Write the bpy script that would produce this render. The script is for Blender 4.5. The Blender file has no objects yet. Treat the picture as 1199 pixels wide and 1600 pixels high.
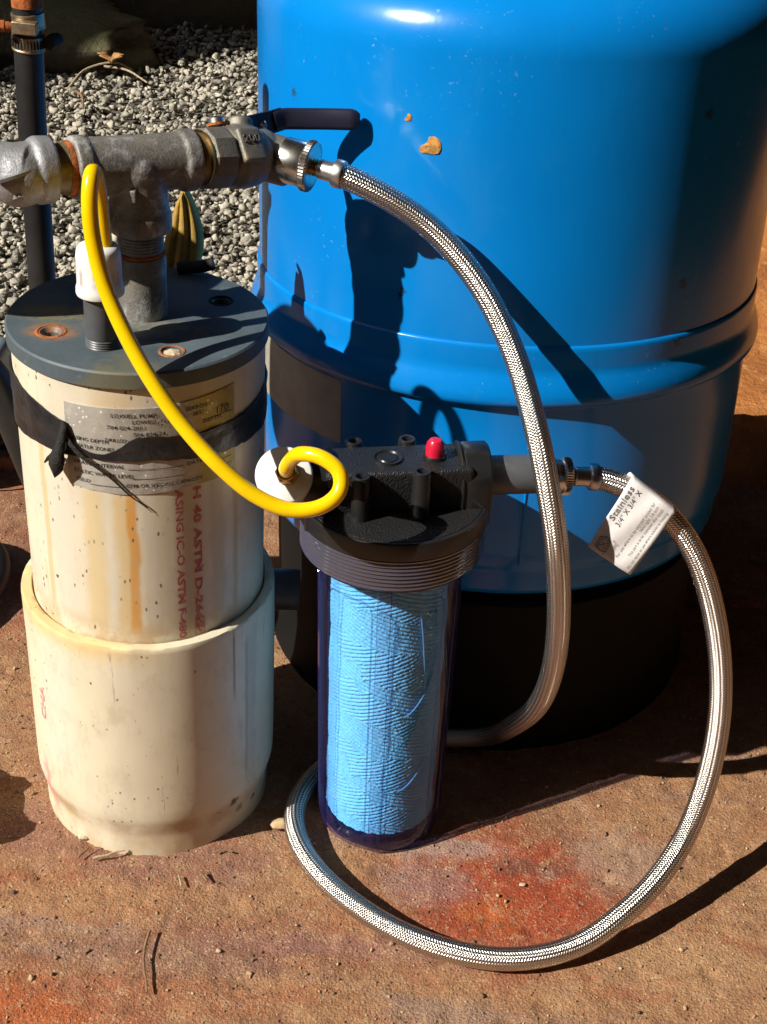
import bpy, bmesh, math, random
import numpy as np
from mathutils import Vector, Matrix

R = math.radians
sc = bpy.context.scene
rng = np.random.default_rng(7)
random.seed(7)

# ------------------------------------------------------------------ camera
PITCH, ROLL, CAM_H = 0.557, 0.0601, 0.80166
cp, sp, cr, sr = math.cos(PITCH), math.sin(PITCH), math.cos(ROLL), math.sin(ROLL)
fwd = Vector((0, cp, -sp)); up = Vector((0, sp, cp)); rt = Vector((1, 0, 0))
camx = cr * rt + sr * up
camy = cr * up - sr * rt
cd = bpy.data.cameras.new('camera'); cam = bpy.data.objects.new('camera', cd)
sc.collection.objects.link(cam)
cam.matrix_world = Matrix((camx, camy, -fwd)).transposed().to_4x4()
cam.location = (0, 0, CAM_H)
cd.sensor_fit = 'VERTICAL'; cd.sensor_height = 36; cd.lens = 2213.3 / 1600 * 36
cd.clip_start = 0.02; cd.clip_end = 200
sc.camera = cam

# ------------------------------------------------------------------ world, sun, exposure
SUN_AZ, SUN_EL = 28.8, 38.8
L = Vector((-math.cos(R(SUN_EL)) * math.cos(R(SUN_AZ)), -math.cos(R(SUN_EL)) * math.sin(R(SUN_AZ)), math.sin(R(SUN_EL))))
w = bpy.data.worlds.new('World'); sc.world = w; w.use_nodes = True
wn = w.node_tree; bg = wn.nodes['Background']
sky = wn.nodes.new('ShaderNodeTexSky'); sky.sky_type = 'NISHITA'; sky.sun_disc = False
sky.sun_elevation = R(SUN_EL); sky.sun_rotation = math.atan2(L.x, L.y)
wn.links.new(sky.outputs[0], bg.inputs[0]); bg.inputs[1].default_value = 0.05
sl = bpy.data.lights.new('sun', 'SUN'); sl.energy = 4.6; sl.angle = R(0.5); sl.color = (1, 0.94, 0.84)
sun = bpy.data.objects.new('sun', sl); sc.collection.objects.link(sun)
sun.rotation_euler = L.to_track_quat('Z', 'Y').to_euler()
vs = sc.view_settings
vs.view_transform = 'Standard'; vs.look = 'None'; vs.gamma = 1; vs.use_curve_mapping = False
vs.exposure = 0.58
sc.cycles.use_denoising = True
sc.cycles.max_bounces = 12; sc.cycles.transparent_max_bounces = 24
sc.cycles.sample_clamp_indirect = 6

# ------------------------------------------------------------------ helpers: objects
C = sc.collection

def empty(name, loc, label=None, cat=None, rot=None, group=None):
    o = bpy.data.objects.new(name, None); C.objects.link(o)
    o.location = loc; o.empty_display_size = 0.02
    if rot: o.rotation_euler = rot
    if label: tag(o, label, cat, group)
    return o

def tag(o, label, cat, group=None):
    o['label'] = label; o['category'] = cat
    if group: o['group'] = group
    return o

def mk(name, V, F, mat, parent=None, smooth=True, sharp=38, loc=None, uv=None):
    me = bpy.data.meshes.new(name)
    V = np.asarray(V, float)
    me.from_pydata(V.tolist(), [], F)
    if uv is not None:
        l = me.uv_layers.new(name='UVMap')
        l.data.foreach_set('uv', np.asarray(uv, float).ravel())
    me.update()
    if smooth:
        me.shade_smooth()
        if sharp: me.set_sharp_from_angle(angle=R(sharp))
    if mat: me.materials.append(mat)
    o = bpy.data.objects.new(name, me); C.objects.link(o)
    if loc is not None: o.location = loc
    if parent is not None: o.parent = parent
    return o

class G:
    """collects pieces of geometry for one mesh"""
    def __init__(s): s.V = np.zeros((0, 3)); s.F = []
    def add(s, VF):
        V, F = VF[0], VF[1]; n = len(s.V)
        s.V = np.vstack([s.V, np.asarray(V, float)]); s.F += [tuple(i + n for i in f) for f in F]
        return s
    def out(s): return s.V, s.F

def frame(axis, upv=None):
    z = np.asarray(axis, float); z = z / np.linalg.norm(z)
    a = np.asarray(upv if upv is not None else ((0, 0, 1) if abs(z[2]) < .9 else (0, -1, 0)), float)
    x = np.cross(a, z); x /= np.linalg.norm(x); y = np.cross(z, x)
    return np.stack([x, y, z])          # rows

def lathe(prof, n=64, org=(0, 0, 0), axis=None, upv=None, wob=None, ngon_phase=0.0):
    """prof: list of (r, z)"""
    V = []; F = []; rows = []
    for (r, z) in prof:
        if r < 1e-7:
            rows.append([len(V)]); V.append((0, 0, z))
        else:
            row = []
            for j in range(n):
                t = 2 * math.pi * (j + ngon_phase) / n
                row.append(len(V))
                rr, zz = (r, z) if wob is None else wob(r, z, t)
                V.append((rr * math.cos(t), rr * math.sin(t), zz))
            rows.append(row)
    for a, b in zip(rows[:-1], rows[1:]):
        for j in range(n):
            k = (j + 1) % n
            if len(a) == 1 and len(b) == 1: continue
            if len(a) == 1: F.append((a[0], b[k], b[j]))
            elif len(b) == 1: F.append((a[j], a[k], b[0]))
            else: F.append((a[j], a[k], b[k], b[j]))
    V = np.array(V)
    if axis is not None: V = V @ frame(axis, upv)
    return V + np.asarray(org), F

def spline(pts, step=0.004):
    P = np.asarray(pts, float)
    P = np.vstack([2 * P[0] - P[1], P, 2 * P[-1] - P[-2]])
    out = []
    for i in range(1, len(P) - 2):
        p0, p1, p2, p3 = P[i - 1:i + 3]
        d = [max(np.linalg.norm(b - a), 1e-6) ** .5 for a, b in ((p0, p1), (p1, p2), (p2, p3))]
        m1 = d[1] * ((p1 - p0) / d[0] - (p2 - p0) / (d[0] + d[1]) + (p2 - p1) / d[1])
        m2 = d[1] * ((p2 - p1) / d[1] - (p3 - p1) / (d[1] + d[2]) + (p3 - p2) / d[2])
        k = max(2, int(np.linalg.norm(p2 - p1) / step))
        for t in np.arange(k) / k:
            out.append((2 * t**3 - 3 * t**2 + 1) * p1 + (t**3 - 2 * t**2 + t) * m1 + (-2 * t**3 + 3 * t**2) * p2 + (t**3 - t**2) * m2)
    out.append(P[-2])
    out = np.array(out)
    for _ in range(3):
        out[1:-1] = (out[:-2] + 2 * out[1:-1] + out[2:]) / 4
    return out

def sweep(P, sec, cap=True, upv=(0, 0, 1), scale=None, fixed_up=False, want_uv=False):
    """sweep a closed section (list of (a,b)) along P; returns V,F,uv"""
    P = np.asarray(P, float); n = len(P); m = len(sec)
    T = np.gradient(P, axis=0); T /= np.linalg.norm(T, axis=1)[:, None]
    u = np.asarray(upv, float); u = u - T[0] * (u @ T[0]); u /= np.linalg.norm(u)
    V = []; L_ = np.concatenate([[0], np.cumsum(np.linalg.norm(np.diff(P, axis=0), axis=1))])
    for i in range(n):
        if fixed_up:
            u = np.asarray(upv, float)
        u = u - T[i] * (u @ T[i]); u /= np.linalg.norm(u)
        v = np.cross(T[i], u)
        s = 1 if scale is None else scale[i]
        for (a, b) in sec:
            V.append(P[i] + s * (a * v + b * u))
    F = []; uv = []
    for i in range(n - 1):
        for j in range(m):
            k = (j + 1) % m
            F.append((i * m + j, i * m + k, (i + 1) * m + k, (i + 1) * m + j))
            uv += [(j / m, L_[i]), ((j + 1) / m, L_[i]), ((j + 1) / m, L_[i + 1]), (j / m, L_[i + 1])]
    if cap:
        F.append(tuple(range(m - 1, -1, -1))); uv += [(0, 0)] * m
        F.append(tuple((n - 1) * m + j for j in range(m))); uv += [(0, 0)] * m
    return (np.array(V), F, uv) if want_uv else (np.array(V), F)

def circ(r, n=16, ph=0.0): return [(r * math.cos(2 * math.pi * (j + ph) / n), r * math.sin(2 * math.pi * (j + ph) / n)) for j in range(n)]
def tube(P, r, n=16, step=0.004, smooth=True, **k):
    return sweep(spline(P, step) if smooth else P, circ(r, n), **k)

def box(lo, hi, bev=0.0, xf=None):
    bm = bmesh.new(); bmesh.ops.create_cube(bm, size=1)
    lo = Vector(lo); hi = Vector(hi)
    for v in bm.verts: v.co = Vector(((v.co[i] + .5) * (hi[i] - lo[i]) + lo[i] for i in range(3)))
    if bev: bmesh.ops.bevel(bm, geom=bm.edges[:], offset=bev, segments=3, affect='EDGES', profile=.6)
    if xf is not None: bm.transform(xf)
    bm.verts.index_update()
    V = [v.co[:] for v in bm.verts]; F = [tuple(v.index for v in f.verts) for f in bm.faces]
    bm.free(); return V, F

def ico(sub):
    bm = bmesh.new(); bmesh.ops.create_icosphere(bm, subdivisions=sub, radius=1); bm.verts.index_update()
    V = np.array([v.co[:] for v in bm.verts]); F = [tuple(v.index for v in f.verts) for f in bm.faces]
    bm.free(); return V, F

# numpy value noise
def _h(ix, iy, iz, s):
    n = (ix * 374761393 + iy * 668265263 + iz * 2147483647 + s * 1274126177) & 0xffffffff
    n = ((n ^ (n >> 13)) * 1274126177) & 0xffffffff
    return ((n ^ (n >> 16)) & 0xffff) / 65535.0
def vnoise(P, s=0):
    P = np.asarray(P, float); i = np.floor(P).astype(np.int64); f = P - i; f = f * f * (3 - 2 * f)
    r = 0
    for dx in (0, 1):
        for dy in (0, 1):
            for dz in (0, 1):
                wt = (f[..., 0] if dx else 1 - f[..., 0]) * (f[..., 1] if dy else 1 - f[..., 1]) * (f[..., 2] if dz else 1 - f[..., 2])
                r = r + wt * _h(i[..., 0] + dx, i[..., 1] + dy, i[..., 2] + dz, s)
    return r * 2 - 1
def fbm(P, oct=4, s=0, gain=.5):
    a = 1; t = 0
    for o in range(oct):
        t = t + a * vnoise(np.asarray(P) * 2**o + 17.3 * o, s + o); a *= gain
    return t

# ------------------------------------------------------------------ helpers: materials
class NB:
    def __init__(s, name):
        s.m = bpy.data.materials.new(name); s.m.use_nodes = True
        s.t = s.m.node_tree; s.b = s.t.nodes['Principled BSDF']; s.o = s.t.nodes['Material Output']
        s._co = None
    def n(s, typ, **kw):
        nd = s.t.nodes.new('ShaderNode' + typ)
        for k, v in kw.items(): setattr(nd, k, v)
        return nd
    def set(s, sock, v):
        if isinstance(v, bpy.types.NodeSocket): s.t.links.new(v, sock)
        elif v is not None:
            if sock.type == 'RGBA' and len(v) == 3: v = (*v, 1)
            sock.default_value = v
    def co(s):
        if s._co is None: s._co = s.n('TexCoord').outputs['Object']
        return s._co
    def uv(s): return s.n('TexCoord').outputs['UV']
    def map(s, scale=(1, 1, 1), loc=(0, 0, 0), v=None):
        m = s.n('Mapping'); s.set(m.inputs[0], v or s.co()); m.inputs['Scale'].default_value = scale; m.inputs['Location'].default_value = loc
        return m.outputs[0]
    def noise(s, scale, detail=4, rough=.55, v=None, dist=0.0):
        nd = s.n('TexNoise'); s.set(nd.inputs['Vector'], v or s.co())
        nd.inputs['Scale'].default_value = scale; nd.inputs['Detail'].default_value = detail; nd.inputs['Roughness'].default_value = rough
        nd.inputs['Distortion'].default_value = dist
        return nd.outputs['Fac']
    def voro(s, scale, v=None, feature='F1', out='Distance'):
        nd = s.n('TexVoronoi', feature=feature); s.set(nd.inputs['Vector'], v or s.co()); nd.inputs['Scale'].default_value = scale
        return nd.outputs[out]
    def mth(s, op, a, b=None, c=None, clamp=False):
        nd = s.n('Math', operation=op, use_clamp=clamp)
        s.set(nd.inputs[0], a)
        if b is not None: s.set(nd.inputs[1], b)
        if c is not None: s.set(nd.inputs[2], c)
        return nd.outputs[0]
    def ss(s, x, a, b):
        nd = s.n('MapRange', interpolation_type='SMOOTHSTEP'); s.set(nd.inputs[0], x)
        nd.inputs[1].default_value = a; nd.inputs[2].default_value = b; nd.inputs[3].default_value = 0; nd.inputs[4].default_value = 1
        return nd.outputs[0]
    def mix(s, f, a, b, mode='MIX'):
        nd = s.n('Mix', data_type='RGBA', blend_type=mode); s.set(nd.inputs[0], f); s.set(nd.inputs[6], a); s.set(nd.inputs[7], b)
        return nd.outputs[2]
    def sep(s, v=None):
        nd = s.n('SeparateXYZ'); s.set(nd.inputs[0], v or s.co()); return nd.outputs
    def dist2(s, cx, cy, ex=1.0, ey=1.0):
        x, y, z = s.sep()
        dx = s.mth('MULTIPLY', s.mth('SUBTRACT', x, cx), 1 / ex); dy = s.mth('MULTIPLY', s.mth('SUBTRACT', y, cy), 1 / ey)
        return s.mth('SQRT', s.mth('ADD', s.mth('MULTIPLY', dx, dx), s.mth('MULTIPLY', dy, dy)))
    def ang(s):
        x, y, z = s.sep(); return s.mth('MULTIPLY', s.mth('ARCTAN2', y, x), 180 / math.pi), z
    def bump(s, h, strength=.5, dist=.001, normal=None):
        nd = s.n('Bump'); s.set(nd.inputs['Height'], h); nd.inputs['Strength'].default_value = strength; nd.inputs['Distance'].default_value = dist
        if normal is not None: s.set(nd.inputs['Normal'], normal)
        s.t.links.new(nd.outputs[0], s.b.inputs['Normal']); return nd.outputs[0]
    def P(s, **k):
        names = dict(col='Base Color', rough='Roughness', metal='Metallic', coat='Coat Weight', coatr='Coat Roughness', spec='Specular IOR Level', sss='Subsurface Weight', sheen='Sheen Weight', tr='Transmission Weight', ior='IOR', alpha='Alpha')
        for a, v in k.items(): s.set(s.b.inputs[names[a]], v)
        return s.m

def simple(name, col, rough=.5, metal=0, var=.25, vscale=60, bs=300, bstr=.15, bd=.0004, col2=None, dirt=0, coat=0, spec=.5):
    k = NB(name)
    c2 = col2 or tuple(x * (1 - var) for x in col)
    f = k.ss(k.noise(vscale, 5, .6), .3, .7)
    c = k.mix(f, col, c2)
    if dirt:
        c = k.mix(k.mth('MULTIPLY', k.ss(k.noise(vscale * .4, 6, .7), .5, .7), dirt), c, (.10, .075, .05))
    rr = k.mth('ADD', rough - .06, k.mth('MULTIPLY', k.noise(vscale * 1.7, 4), .14))
    k.bump(k.noise(bs, 4, .6), bstr, bd)
    return k.P(col=c, rough=rr, metal=metal, coat=coat, spec=spec)

MAT = {}
# --- ground: worn, rust-stained concrete
k = NB('stained_concrete')
n1 = k.noise(7, 7, .62); n2 = k.noise(23, 6, .65); n3 = k.noise(120, 5, .7); n4 = k.noise(3.2, 4, .5, k.map((1, 1, 1), (4, 2, 0)))
c = k.mix(k.ss(n2, .3, .7), (.37, .195, .094), (.275, .132, .066))
c = k.mix(k.mth('MULTIPLY', k.ss(n4, .46, .64), .8), c, (.235, .105, .06))
c = k.mix(k.mth('MULTIPLY', k.ss(k.noise(13, 5, .6, k.map((.5, 1.6, 1), (7, 1, 0))), .55, .7), .6), c, (.27, .185, .155))
c = k.mix(k.mth('MULTIPLY', k.ss(n1, .53, .68), .55), c, (.36, .225, .12))
def spot(cx, cy, ex, ey, col, amt, c, a=1.0, b=.35, ns=30):
    d = k.dist2(cx, cy, ex, ey)
    d = k.mth('ADD', d, k.mth('MULTIPLY', k.mth('SUBTRACT', k.noise(ns, 6, .68), .5), 1.5))
    return k.mix(k.mth('MULTIPLY', k.ss(d, a, b), amt), c, col)
c = spot(.115, .757, .125, .095, (.25, .068, .033), .9, c, 1.05, .3, 26)
c = spot(.115, .757, .095, .08, (.31, .052, .018), .95, c, 1.15, .45, 34)
c = spot(.06, .80, .07, .018, (.36, .25, .21), .75, c, 1.0, .35, 40)
c = spot(.13, .785, .05, .012, (.13, .06, .045), .6, c, 1.0, .35, 40)
c = spot(.098, .735, .035, .03, (.42, .11, .02), .5, c, 1.0, .3, 55)
c = spot(-.16, .775, .13, .04, (.24, .115, .085), .7, c, 1.05, .35, 26)
c = spot(-.06, .70, .12, .035, (.25, .10, .06), .65, c, 1.05, .35, 24)
c = spot(-.16, .645, .11, .03, (.29, .10, .05), .6, c, 1.05, .35, 26)
c = spot(.22, .70, .09, .05, (.40, .235, .12), .5, c, 1.05, .35, 22)
c = spot(-.235, .615, .10, .06, (.40, .10, .028), .9, c)
c = spot(-.13, .68, .13, .022, (.235, .125, .09), .7, c)
c = spot(.0, .70, .16, .015, (.25, .12, .10), .6, c)
c = spot(.05, .765, .05, .03, (.27, .165, .15), .7, c)
c = spot(.2, .80, .06, .05, (.33, .215, .15), .7, c)
c = spot(-.31, 1.1, .10, .09, (.30, .085, .04), .8, c)
c = spot(-.26, .80, .07, .04, (.25, .12, .085), .7, c)
nm = k.noise(75, 7, .72); nf = k.noise(230, 6, .75, k.map((1, 1, 1), (2, 3, 1)))
c = k.mix(k.mth('MULTIPLY', k.ss(nm, .52, .66), .55), c, (.42, .255, .135))
c = k.mix(k.mth('MULTIPLY', k.ss(nm, .47, .33), .55), c, (.15, .072, .045))
c = k.mix(k.mth('MULTIPLY', k.ss(k.noise(38, 7, .7, k.map((1, 1, 1), (9, 1, 0))), .57, .70), .45), c, (.32, .20, .15))
c = k.mix(k.mth('MULTIPLY', k.ss(k.noise(22, 7, .72, k.map((.6, 1.3, 1), (3, 8, 0))), .52, .66), .6), c, (.30, .092, .04))
c = k.mix(k.mth('MULTIPLY', k.ss(nf, .56, .66), .45), c, (.50, .34, .20))
c = k.mix(k.mth('MULTIPLY', k.ss(nf, .44, .34), .55), c, (.10, .055, .038))
hv = None
for sc_, th_, am_ in ((430, .72, .8), (760, .74, .7)):
    vd = k.voro(sc_); vc = k.sep(k.voro(sc_, out='Color'))
    c = k.mix(k.mth('MULTIPLY', k.mth('MULTIPLY', k.ss(vc[0], th_, th_ + .06), k.mth('MULTIPLY', k.ss(vd, .45, .25), k.ss(nm, .35, .6))), am_ * .85), c, (.56, .41, .26))
    c = k.mix(k.mth('MULTIPLY', k.mth('MULTIPLY', k.ss(vc[1], .84, .9), k.ss(vd, .42, .25)), .8), c, (.085, .055, .045))
    hv = k.mth('MULTIPLY', vd, -.5) if hv is None else k.mth('ADD', hv, k.mth('MULTIPLY', vd, -.35))
h = k.mth('ADD', k.mth('ADD', k.mth('MULTIPLY', nm, .9), k.mth('MULTIPLY', nf, .6)), k.mth('ADD', k.mth('MULTIPLY', k.noise(650, 4, .7), .35), hv))
k.bump(h, .85, .0015)
MAT['ground'] = k.P(col=c, rough=.88, spec=.3)

# --- orange clay bank / dirt
k = NB('orange_clay'); n2 = k.noise(9, 7, .65)
c = k.mix(k.ss(n2, .35, .65), (.50, .20, .055), (.36, .13, .04))
c = k.mix(k.ss(k.noise(40, 5, .7), .55, .7), c, (.56, .28, .10))
k.bump(k.noise(60, 6, .7), .8, .012)
MAT['clay'] = k.P(col=c, rough=.95, spec=.2)

# --- gravel
k = NB('grey_gravel')
ri = k.n('NewGeometry').outputs['Random Per Island']
rp = k.n('ValToRGB'); k.set(rp.inputs[0], ri)
els = [(0, (.15, .14, .12)), (.2, (.41, .375, .305)), (.4, (.28, .26, .215)), (.6, (.51, .465, .375)), (.8, (.35, .325, .265)), (.93, (.58, .54, .45)), (1, (.38, .26, .17))]
rp.color_ramp.interpolation = 'CONSTANT'
e = rp.color_ramp.elements
e[0].position, e[0].color = els[0][0], (*els[0][1], 1); e[1].position, e[1].color = els[1][0], (*els[1][1], 1)
for p_, c_ in els[2:]:
    q = e.new(p_); q.color = (*c_, 1)
c = k.mix(k.mth('MULTIPLY', k.ss(k.noise(260, 5, .7), .45, .65), .55), rp.outputs[0], (.56, .52, .43))
c = k.mix(k.mth('MULTIPLY', k.ss(k.noise(430, 3, .6), .57, .66), .7), c, (.06, .058, .055))
k.bump(k.noise(340, 5, .7), .6, .002)
MAT['gravel'] = k.P(col=c, rough=.9, spec=.3)
k = NB('ground_grit'); ri = k.n('NewGeometry').outputs['Random Per Island']
c = k.mix(k.ss(ri, .2, .8), (.20, .115, .07), (.52, .37, .23))
c = k.mix(k.ss(ri, .86, .9), c, (.10, .07, .06))
MAT['grit'] = k.P(col=c, rough=.9, spec=.25)
MAT['gravel_bed'] = simple('gravel_bed', (.13, .115, .09), .95, var=.5, vscale=90, bs=120, bstr=.9, bd=.006)

# --- boulders
k = NB('mossy_rock'); n1 = k.noise(5, 7, .65)
c = k.mix(k.ss(n1, .35, .65), (.17, .145, .10), (.09, .075, .05))
gn = k.n('NewGeometry').outputs['Normal']
upf = k.ss(k.mth('ADD', k.sep(gn)[2], k.mth('MULTIPLY', k.mth('SUBTRACT', k.noise(14, 6, .7), .5), 1.2)), .35, .8)
c = k.mix(k.mth('MULTIPLY', upf, .8), c, (.30, .30, .15))
c = k.mix(k.mth('MULTIPLY', k.ss(k.noise(45, 6, .75), .56, .7), .6), c, (.36, .35, .24))
k.bump(k.noise(28, 8, .7), .9, .02)
MAT['rock'] = k.P(col=c, rough=.92, spec=.25)
MAT['boards'] = simple('weathered_boards', (.17, .125, .09), .85, var=.4, vscale=12, bs=60, bstr=.4, bd=.003)

# --- well casing PVC
k = NB('aged_cream_pvc'); a, z = k.ang()
av = k.n('CombineXYZ'); k.set(av.inputs[0], k.mth('MULTIPLY', a, .05)); k.set(av.inputs[1], k.mth('MULTIPLY', z, 3.0))
stre = k.noise(3.2, 5, .6, av.outputs[0])
c = k.mix(k.ss(k.noise(18, 5, .6), .35, .7), (.70, .63, .485), (.63, .57, .455))
c = k.mix(k.mth('MULTIPLY', k.ss(stre, .55, .75), .55), c, (.66, .45, .17))
c = k.mix(k.mth('MULTIPLY', k.ss(stre, .42, .3), .5), c, (.63, .585, .50))
def streak(a0, wd, z0, z1, col, amt, c, nz=.5):
    dd = k.mth('ABSOLUTE', k.mth('ADD', k.mth('SUBTRACT', a, a0), k.mth('MULTIPLY', k.mth('SUBTRACT', k.noise(40, 4, .6), .5), wd * nz * 2)))
    m = k.mth('MULTIPLY', k.ss(dd, wd, wd * .35), k.mth('MULTIPLY', k.ss(z, z0 - .004, z0 + .02), k.ss(z, z1 + .006, z1 - .012)))
    m = k.mth('MULTIPLY', m, k.mth('ADD', .6, k.mth('MULTIPLY', k.noise(25, 4, .7), .7)), clamp=True)
    return k.mix(k.mth('MULTIPLY', m, amt), c, col)
c = streak(-88.5, 7.5, .197, .324, (.66, .45, .16), .65, c)
c = streak(-85.5, 3.4, .198, .324, (.64, .29, .05), .85, c)
c = streak(-103.5, 7, .197, .322, (.66, .50, .24), .7, c)
c = streak(-77, 5, .2, .33, (.60, .54, .43), .7, c)
c = streak(-60, 9, .2, .395, (.52, .45, .30), .6, c)
c = streak(-120, 9, .2, .33, (.66, .60, .50), .6, c)
c = streak(-131, 2.6, .205, .36, (.62, .40, .14), .6, c)
c = streak(-34, 2.4, .197, .33, (.52, .35, .13), .7, c)
c = streak(-45, 6, .197, .33, (.50, .40, .22), .6, c)
c = streak(-72, 5, .197, .33, (.56, .50, .36), .5, c)
c = streak(-92, 14, .36, .396, (.62, .40, .14), .4, c)
c = k.mix(k.mth('MULTIPLY', k.ss(k.noise(26, 8, .8, k.map((1, 1, .25))), .54, .72), .4), c, (.40, .36, .28))
zz = k.mth('MULTIPLY', k.ss(z, .222, .203), k.ss(k.noise(60, 5, .7), .35, .6))
c = k.mix(k.mth('MULTIPLY', zz, .55), c, (.48, .30, .11))
vv = k.map((1, 1, .8)); vd = k.voro(120, vv); vc = k.sep(k.voro(120, vv, out='Color'))
fl = k.mth('MULTIPLY', k.ss(vc[0], .95, .96), k.ss(k.mth('ADD', vd, k.mth('MULTIPLY', k.noise(700, 3), .6)), .46, .40))
c = k.mix(k.mth('MULTIPLY', fl, k.ss(k.noise(9, 3), .4, .55)), c, (.10, .085, .06))
vd = k.voro(300, k.map((1, 1, .5))); vc = k.sep(k.voro(300, k.map((1, 1, .5)), out='Color'))
fl = k.mth('MULTIPLY', k.ss(vc[0], .80, .82), k.ss(k.mth('ADD', vd, k.mth('MULTIPLY', k.noise(900, 4, .7), .7)), .62, .54))
c = k.mix(k.mth('MULTIPLY', fl, k.mth('MULTIPLY', k.ss(k.noise(14, 3, .5, k.map((1, 1, 1), (1, 5, 2))), .40, .50), k.ss(a, -62, -76))), c, (.13, .11, .075))
c = k.mix(k.mth('MULTIPLY', k.ss(k.noise(55, 7, .75), .52, .72), .35), c, (.48, .41, .30))
k.bump(k.noise(35, 6, .6), .12, .002)
MAT['casing'] = k.P(col=c, rough=k.mth('ADD', .38, k.mth('MULTIPLY', k.noise(30, 4), .25)), spec=.45)

k = NB('cream_pvc_sleeve'); a, z = k.ang()
c = k.mix(k.ss(k.noise(11, 5, .6), .35, .7), (.735, .67, .51), (.675, .60, .435))
c = streak(-128, 14, .06, .20, (.72, .665, .55), .7, c)
c = streak(-88, 16, .05, .20, (.66, .585, .45), .6, c)
c = streak(-41, 1.0, .13, .198, (.22, .16, .10), .75, c, .3)
c = streak(-33, 1.3, .05, .185, (.20, .17, .13), .6, c, 1.2)
c = streak(-30, 6, .02, .19, (.50, .46, .36), .6, c, 1.0)
c = k.mix(k.mth('MULTIPLY', k.mth('MULTIPLY', k.ss(z, .178, .197), k.ss(a, -60, -110)), .75), c, (.72, .50, .19))
c = k.mix(k.mth('MULTIPLY', k.ss(k.mth('ABSOLUTE', k.mth('SUBTRACT', z, .026)), .014, .003), k.mth('MULTIPLY', k.ss(k.noise(24, 5, .65), .35, .65), .75)), c, (.42, .28, .13))
c = k.mix(k.mth('MULTIPLY', k.mth('MULTIPLY', k.ss(z, .03, .0), k.ss(k.noise(30, 5), .35, .6)), .6), c, (.60, .42, .20))
m = k.mth('MULTIPLY', k.ss(k.mth('ABSOLUTE', k.mth('ADD', k.mth('SUBTRACT', a, -143), k.mth('MULTIPLY', k.mth('SUBTRACT', k.noise(60, 4), .5), 26))), 6, 2), k.ss(k.mth('ABSOLUTE', k.mth('SUBTRACT', z, .035)), .035, .015))
c = k.mix(k.mth('MULTIPLY', m, .7), c, (.72, .27, .26))
vv = k.map((1, 1, .9)); vd = k.voro(110, vv); vc = k.sep(k.voro(110, vv, out='Color'))
fl = k.mth('MULTIPLY', k.ss(vc[0], .95, .96), k.ss(k.mth('ADD', vd, k.mth('MULTIPLY', k.noise(700, 3), .6)), .46, .40))
c = k.mix(k.mth('MULTIPLY', fl, k.ss(k.noise(8, 3, .5, k.map((1, 1, 1), (3, 3, 1))), .45, .56)), c, (.10, .085, .06))
vd = k.voro(85); vc = k.sep(k.voro(85, out='Color'))
ch = k.mth('MULTIPLY', k.mth('MULTIPLY', k.ss(vc[1], .58, .62), k.ss(k.mth('ADD', vd, k.mth('MULTIPLY', k.noise(300, 6, .8), 1.3)), 1.00, .95)), k.mth('MULTIPLY', k.ss(k.mth('ABSOLUTE', k.mth('SUBTRACT', z, .028)), .016, .010), k.ss(a, -66, -58)))
c = k.mix(ch, c, (.10, .09, .065))
vd = k.voro(290, k.map((1, 1, .7))); vc = k.sep(k.voro(290, k.map((1, 1, .7)), out='Color'))
fl = k.mth('MULTIPLY', k.ss(vc[0], .82, .84), k.ss(k.mth('ADD', vd, k.mth('MULTIPLY', k.noise(900, 4, .7), .7)), .62, .54))
c = k.mix(k.mth('MULTIPLY', fl, k.mth('MULTIPLY', k.ss(k.noise(16, 3, .5, k.map((1, 1, 1), (2, 5, 2))), .45, .54), k.ss(a, -66, -84))), c, (.13, .11, .075))
c = k.mix(k.mth('MULTIPLY', k.ss(k.noise(45, 7, .75, k.map((1, 1, .6))), .50, .72), .5), c, (.47, .40, .29))
c = k.mix(k.mth('MULTIPLY', k.ss(k.noise(16, 8, .8, k.map((1, 1, .35), (2, 2, 0))), .52, .68), .4), c, (.50, .45, .36))
c = k.mix(k.mth('MULTIPLY', k.ss(k.noise(150, 4, .7, k.map((1, 1, .08), (1, 7, 0))), .62, .70), k.ss(k.noise(12, 3), .5, .6)), c, (.40, .34, .25))
k.bump(k.noise(30, 6, .6), .12, .002)
MAT['sleeve'] = k.P(col=c, rough=k.mth('ADD', .36, k.mth('MULTIPLY', k.noise(25, 4), .25)), spec=.45)

# --- well cap
k = NB('dark_grey_cap'); g = k.noise(16, 6, .65)
c = k.mix(k.ss(k.noise(45, 6, .7), .3, .7), (.088, .115, .135), (.066, .09, .105))
c = k.mix(k.mth('MULTIPLY', k.ss(k.noise(14, 6, .65, k.map((1, 1, 1), (.3, .1, 0))), .52, .66), .6), c, (.17, .15, .07))
c = k.mix(k.mth('MULTIPLY', k.ss(k.noise(90, 6, .75), .56, .7), .5), c, (.19, .215, .215))
c = k.mix(k.mth('MULTIPLY', k.ss(k.noise(50, 6, .75, k.map((1, 1, 1), (5, .1, 0))), .62, .72), .7), c, (.035, .04, .042))
c = k.mix(k.mth('MULTIPLY', k.ss(k.dist2(-.05, -.0328, .02, .016), 1.1, .45), k.ss(k.noise(120, 5), .3, .6)), c, (.30, .15, .07))
c = k.mix(k.mth('MULTIPLY', k.ss(k.dist2(-.04, -.005, .055, .018), 1.1, .4), k.mth('MULTIPLY', k.ss(k.noise(70, 6, .7), .42, .6), .8)), c, (.22, .175, .06))
c = k.mix(k.mth('MULTIPLY', k.ss(k.dist2(.012, -.018, .05, .016), 1.1, .4), k.mth('MULTIPLY', k.ss(k.noise(70, 6, .7), .35, .6), .6)), c, (.27, .24, .165))
k.bump(k.noise(150, 5, .65), .25, .0008)
MAT['cap'] = k.P(col=c, rough=k.mth('ADD', .42, k.mth('MULTIPLY', g, .2)), spec=.4)

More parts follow.
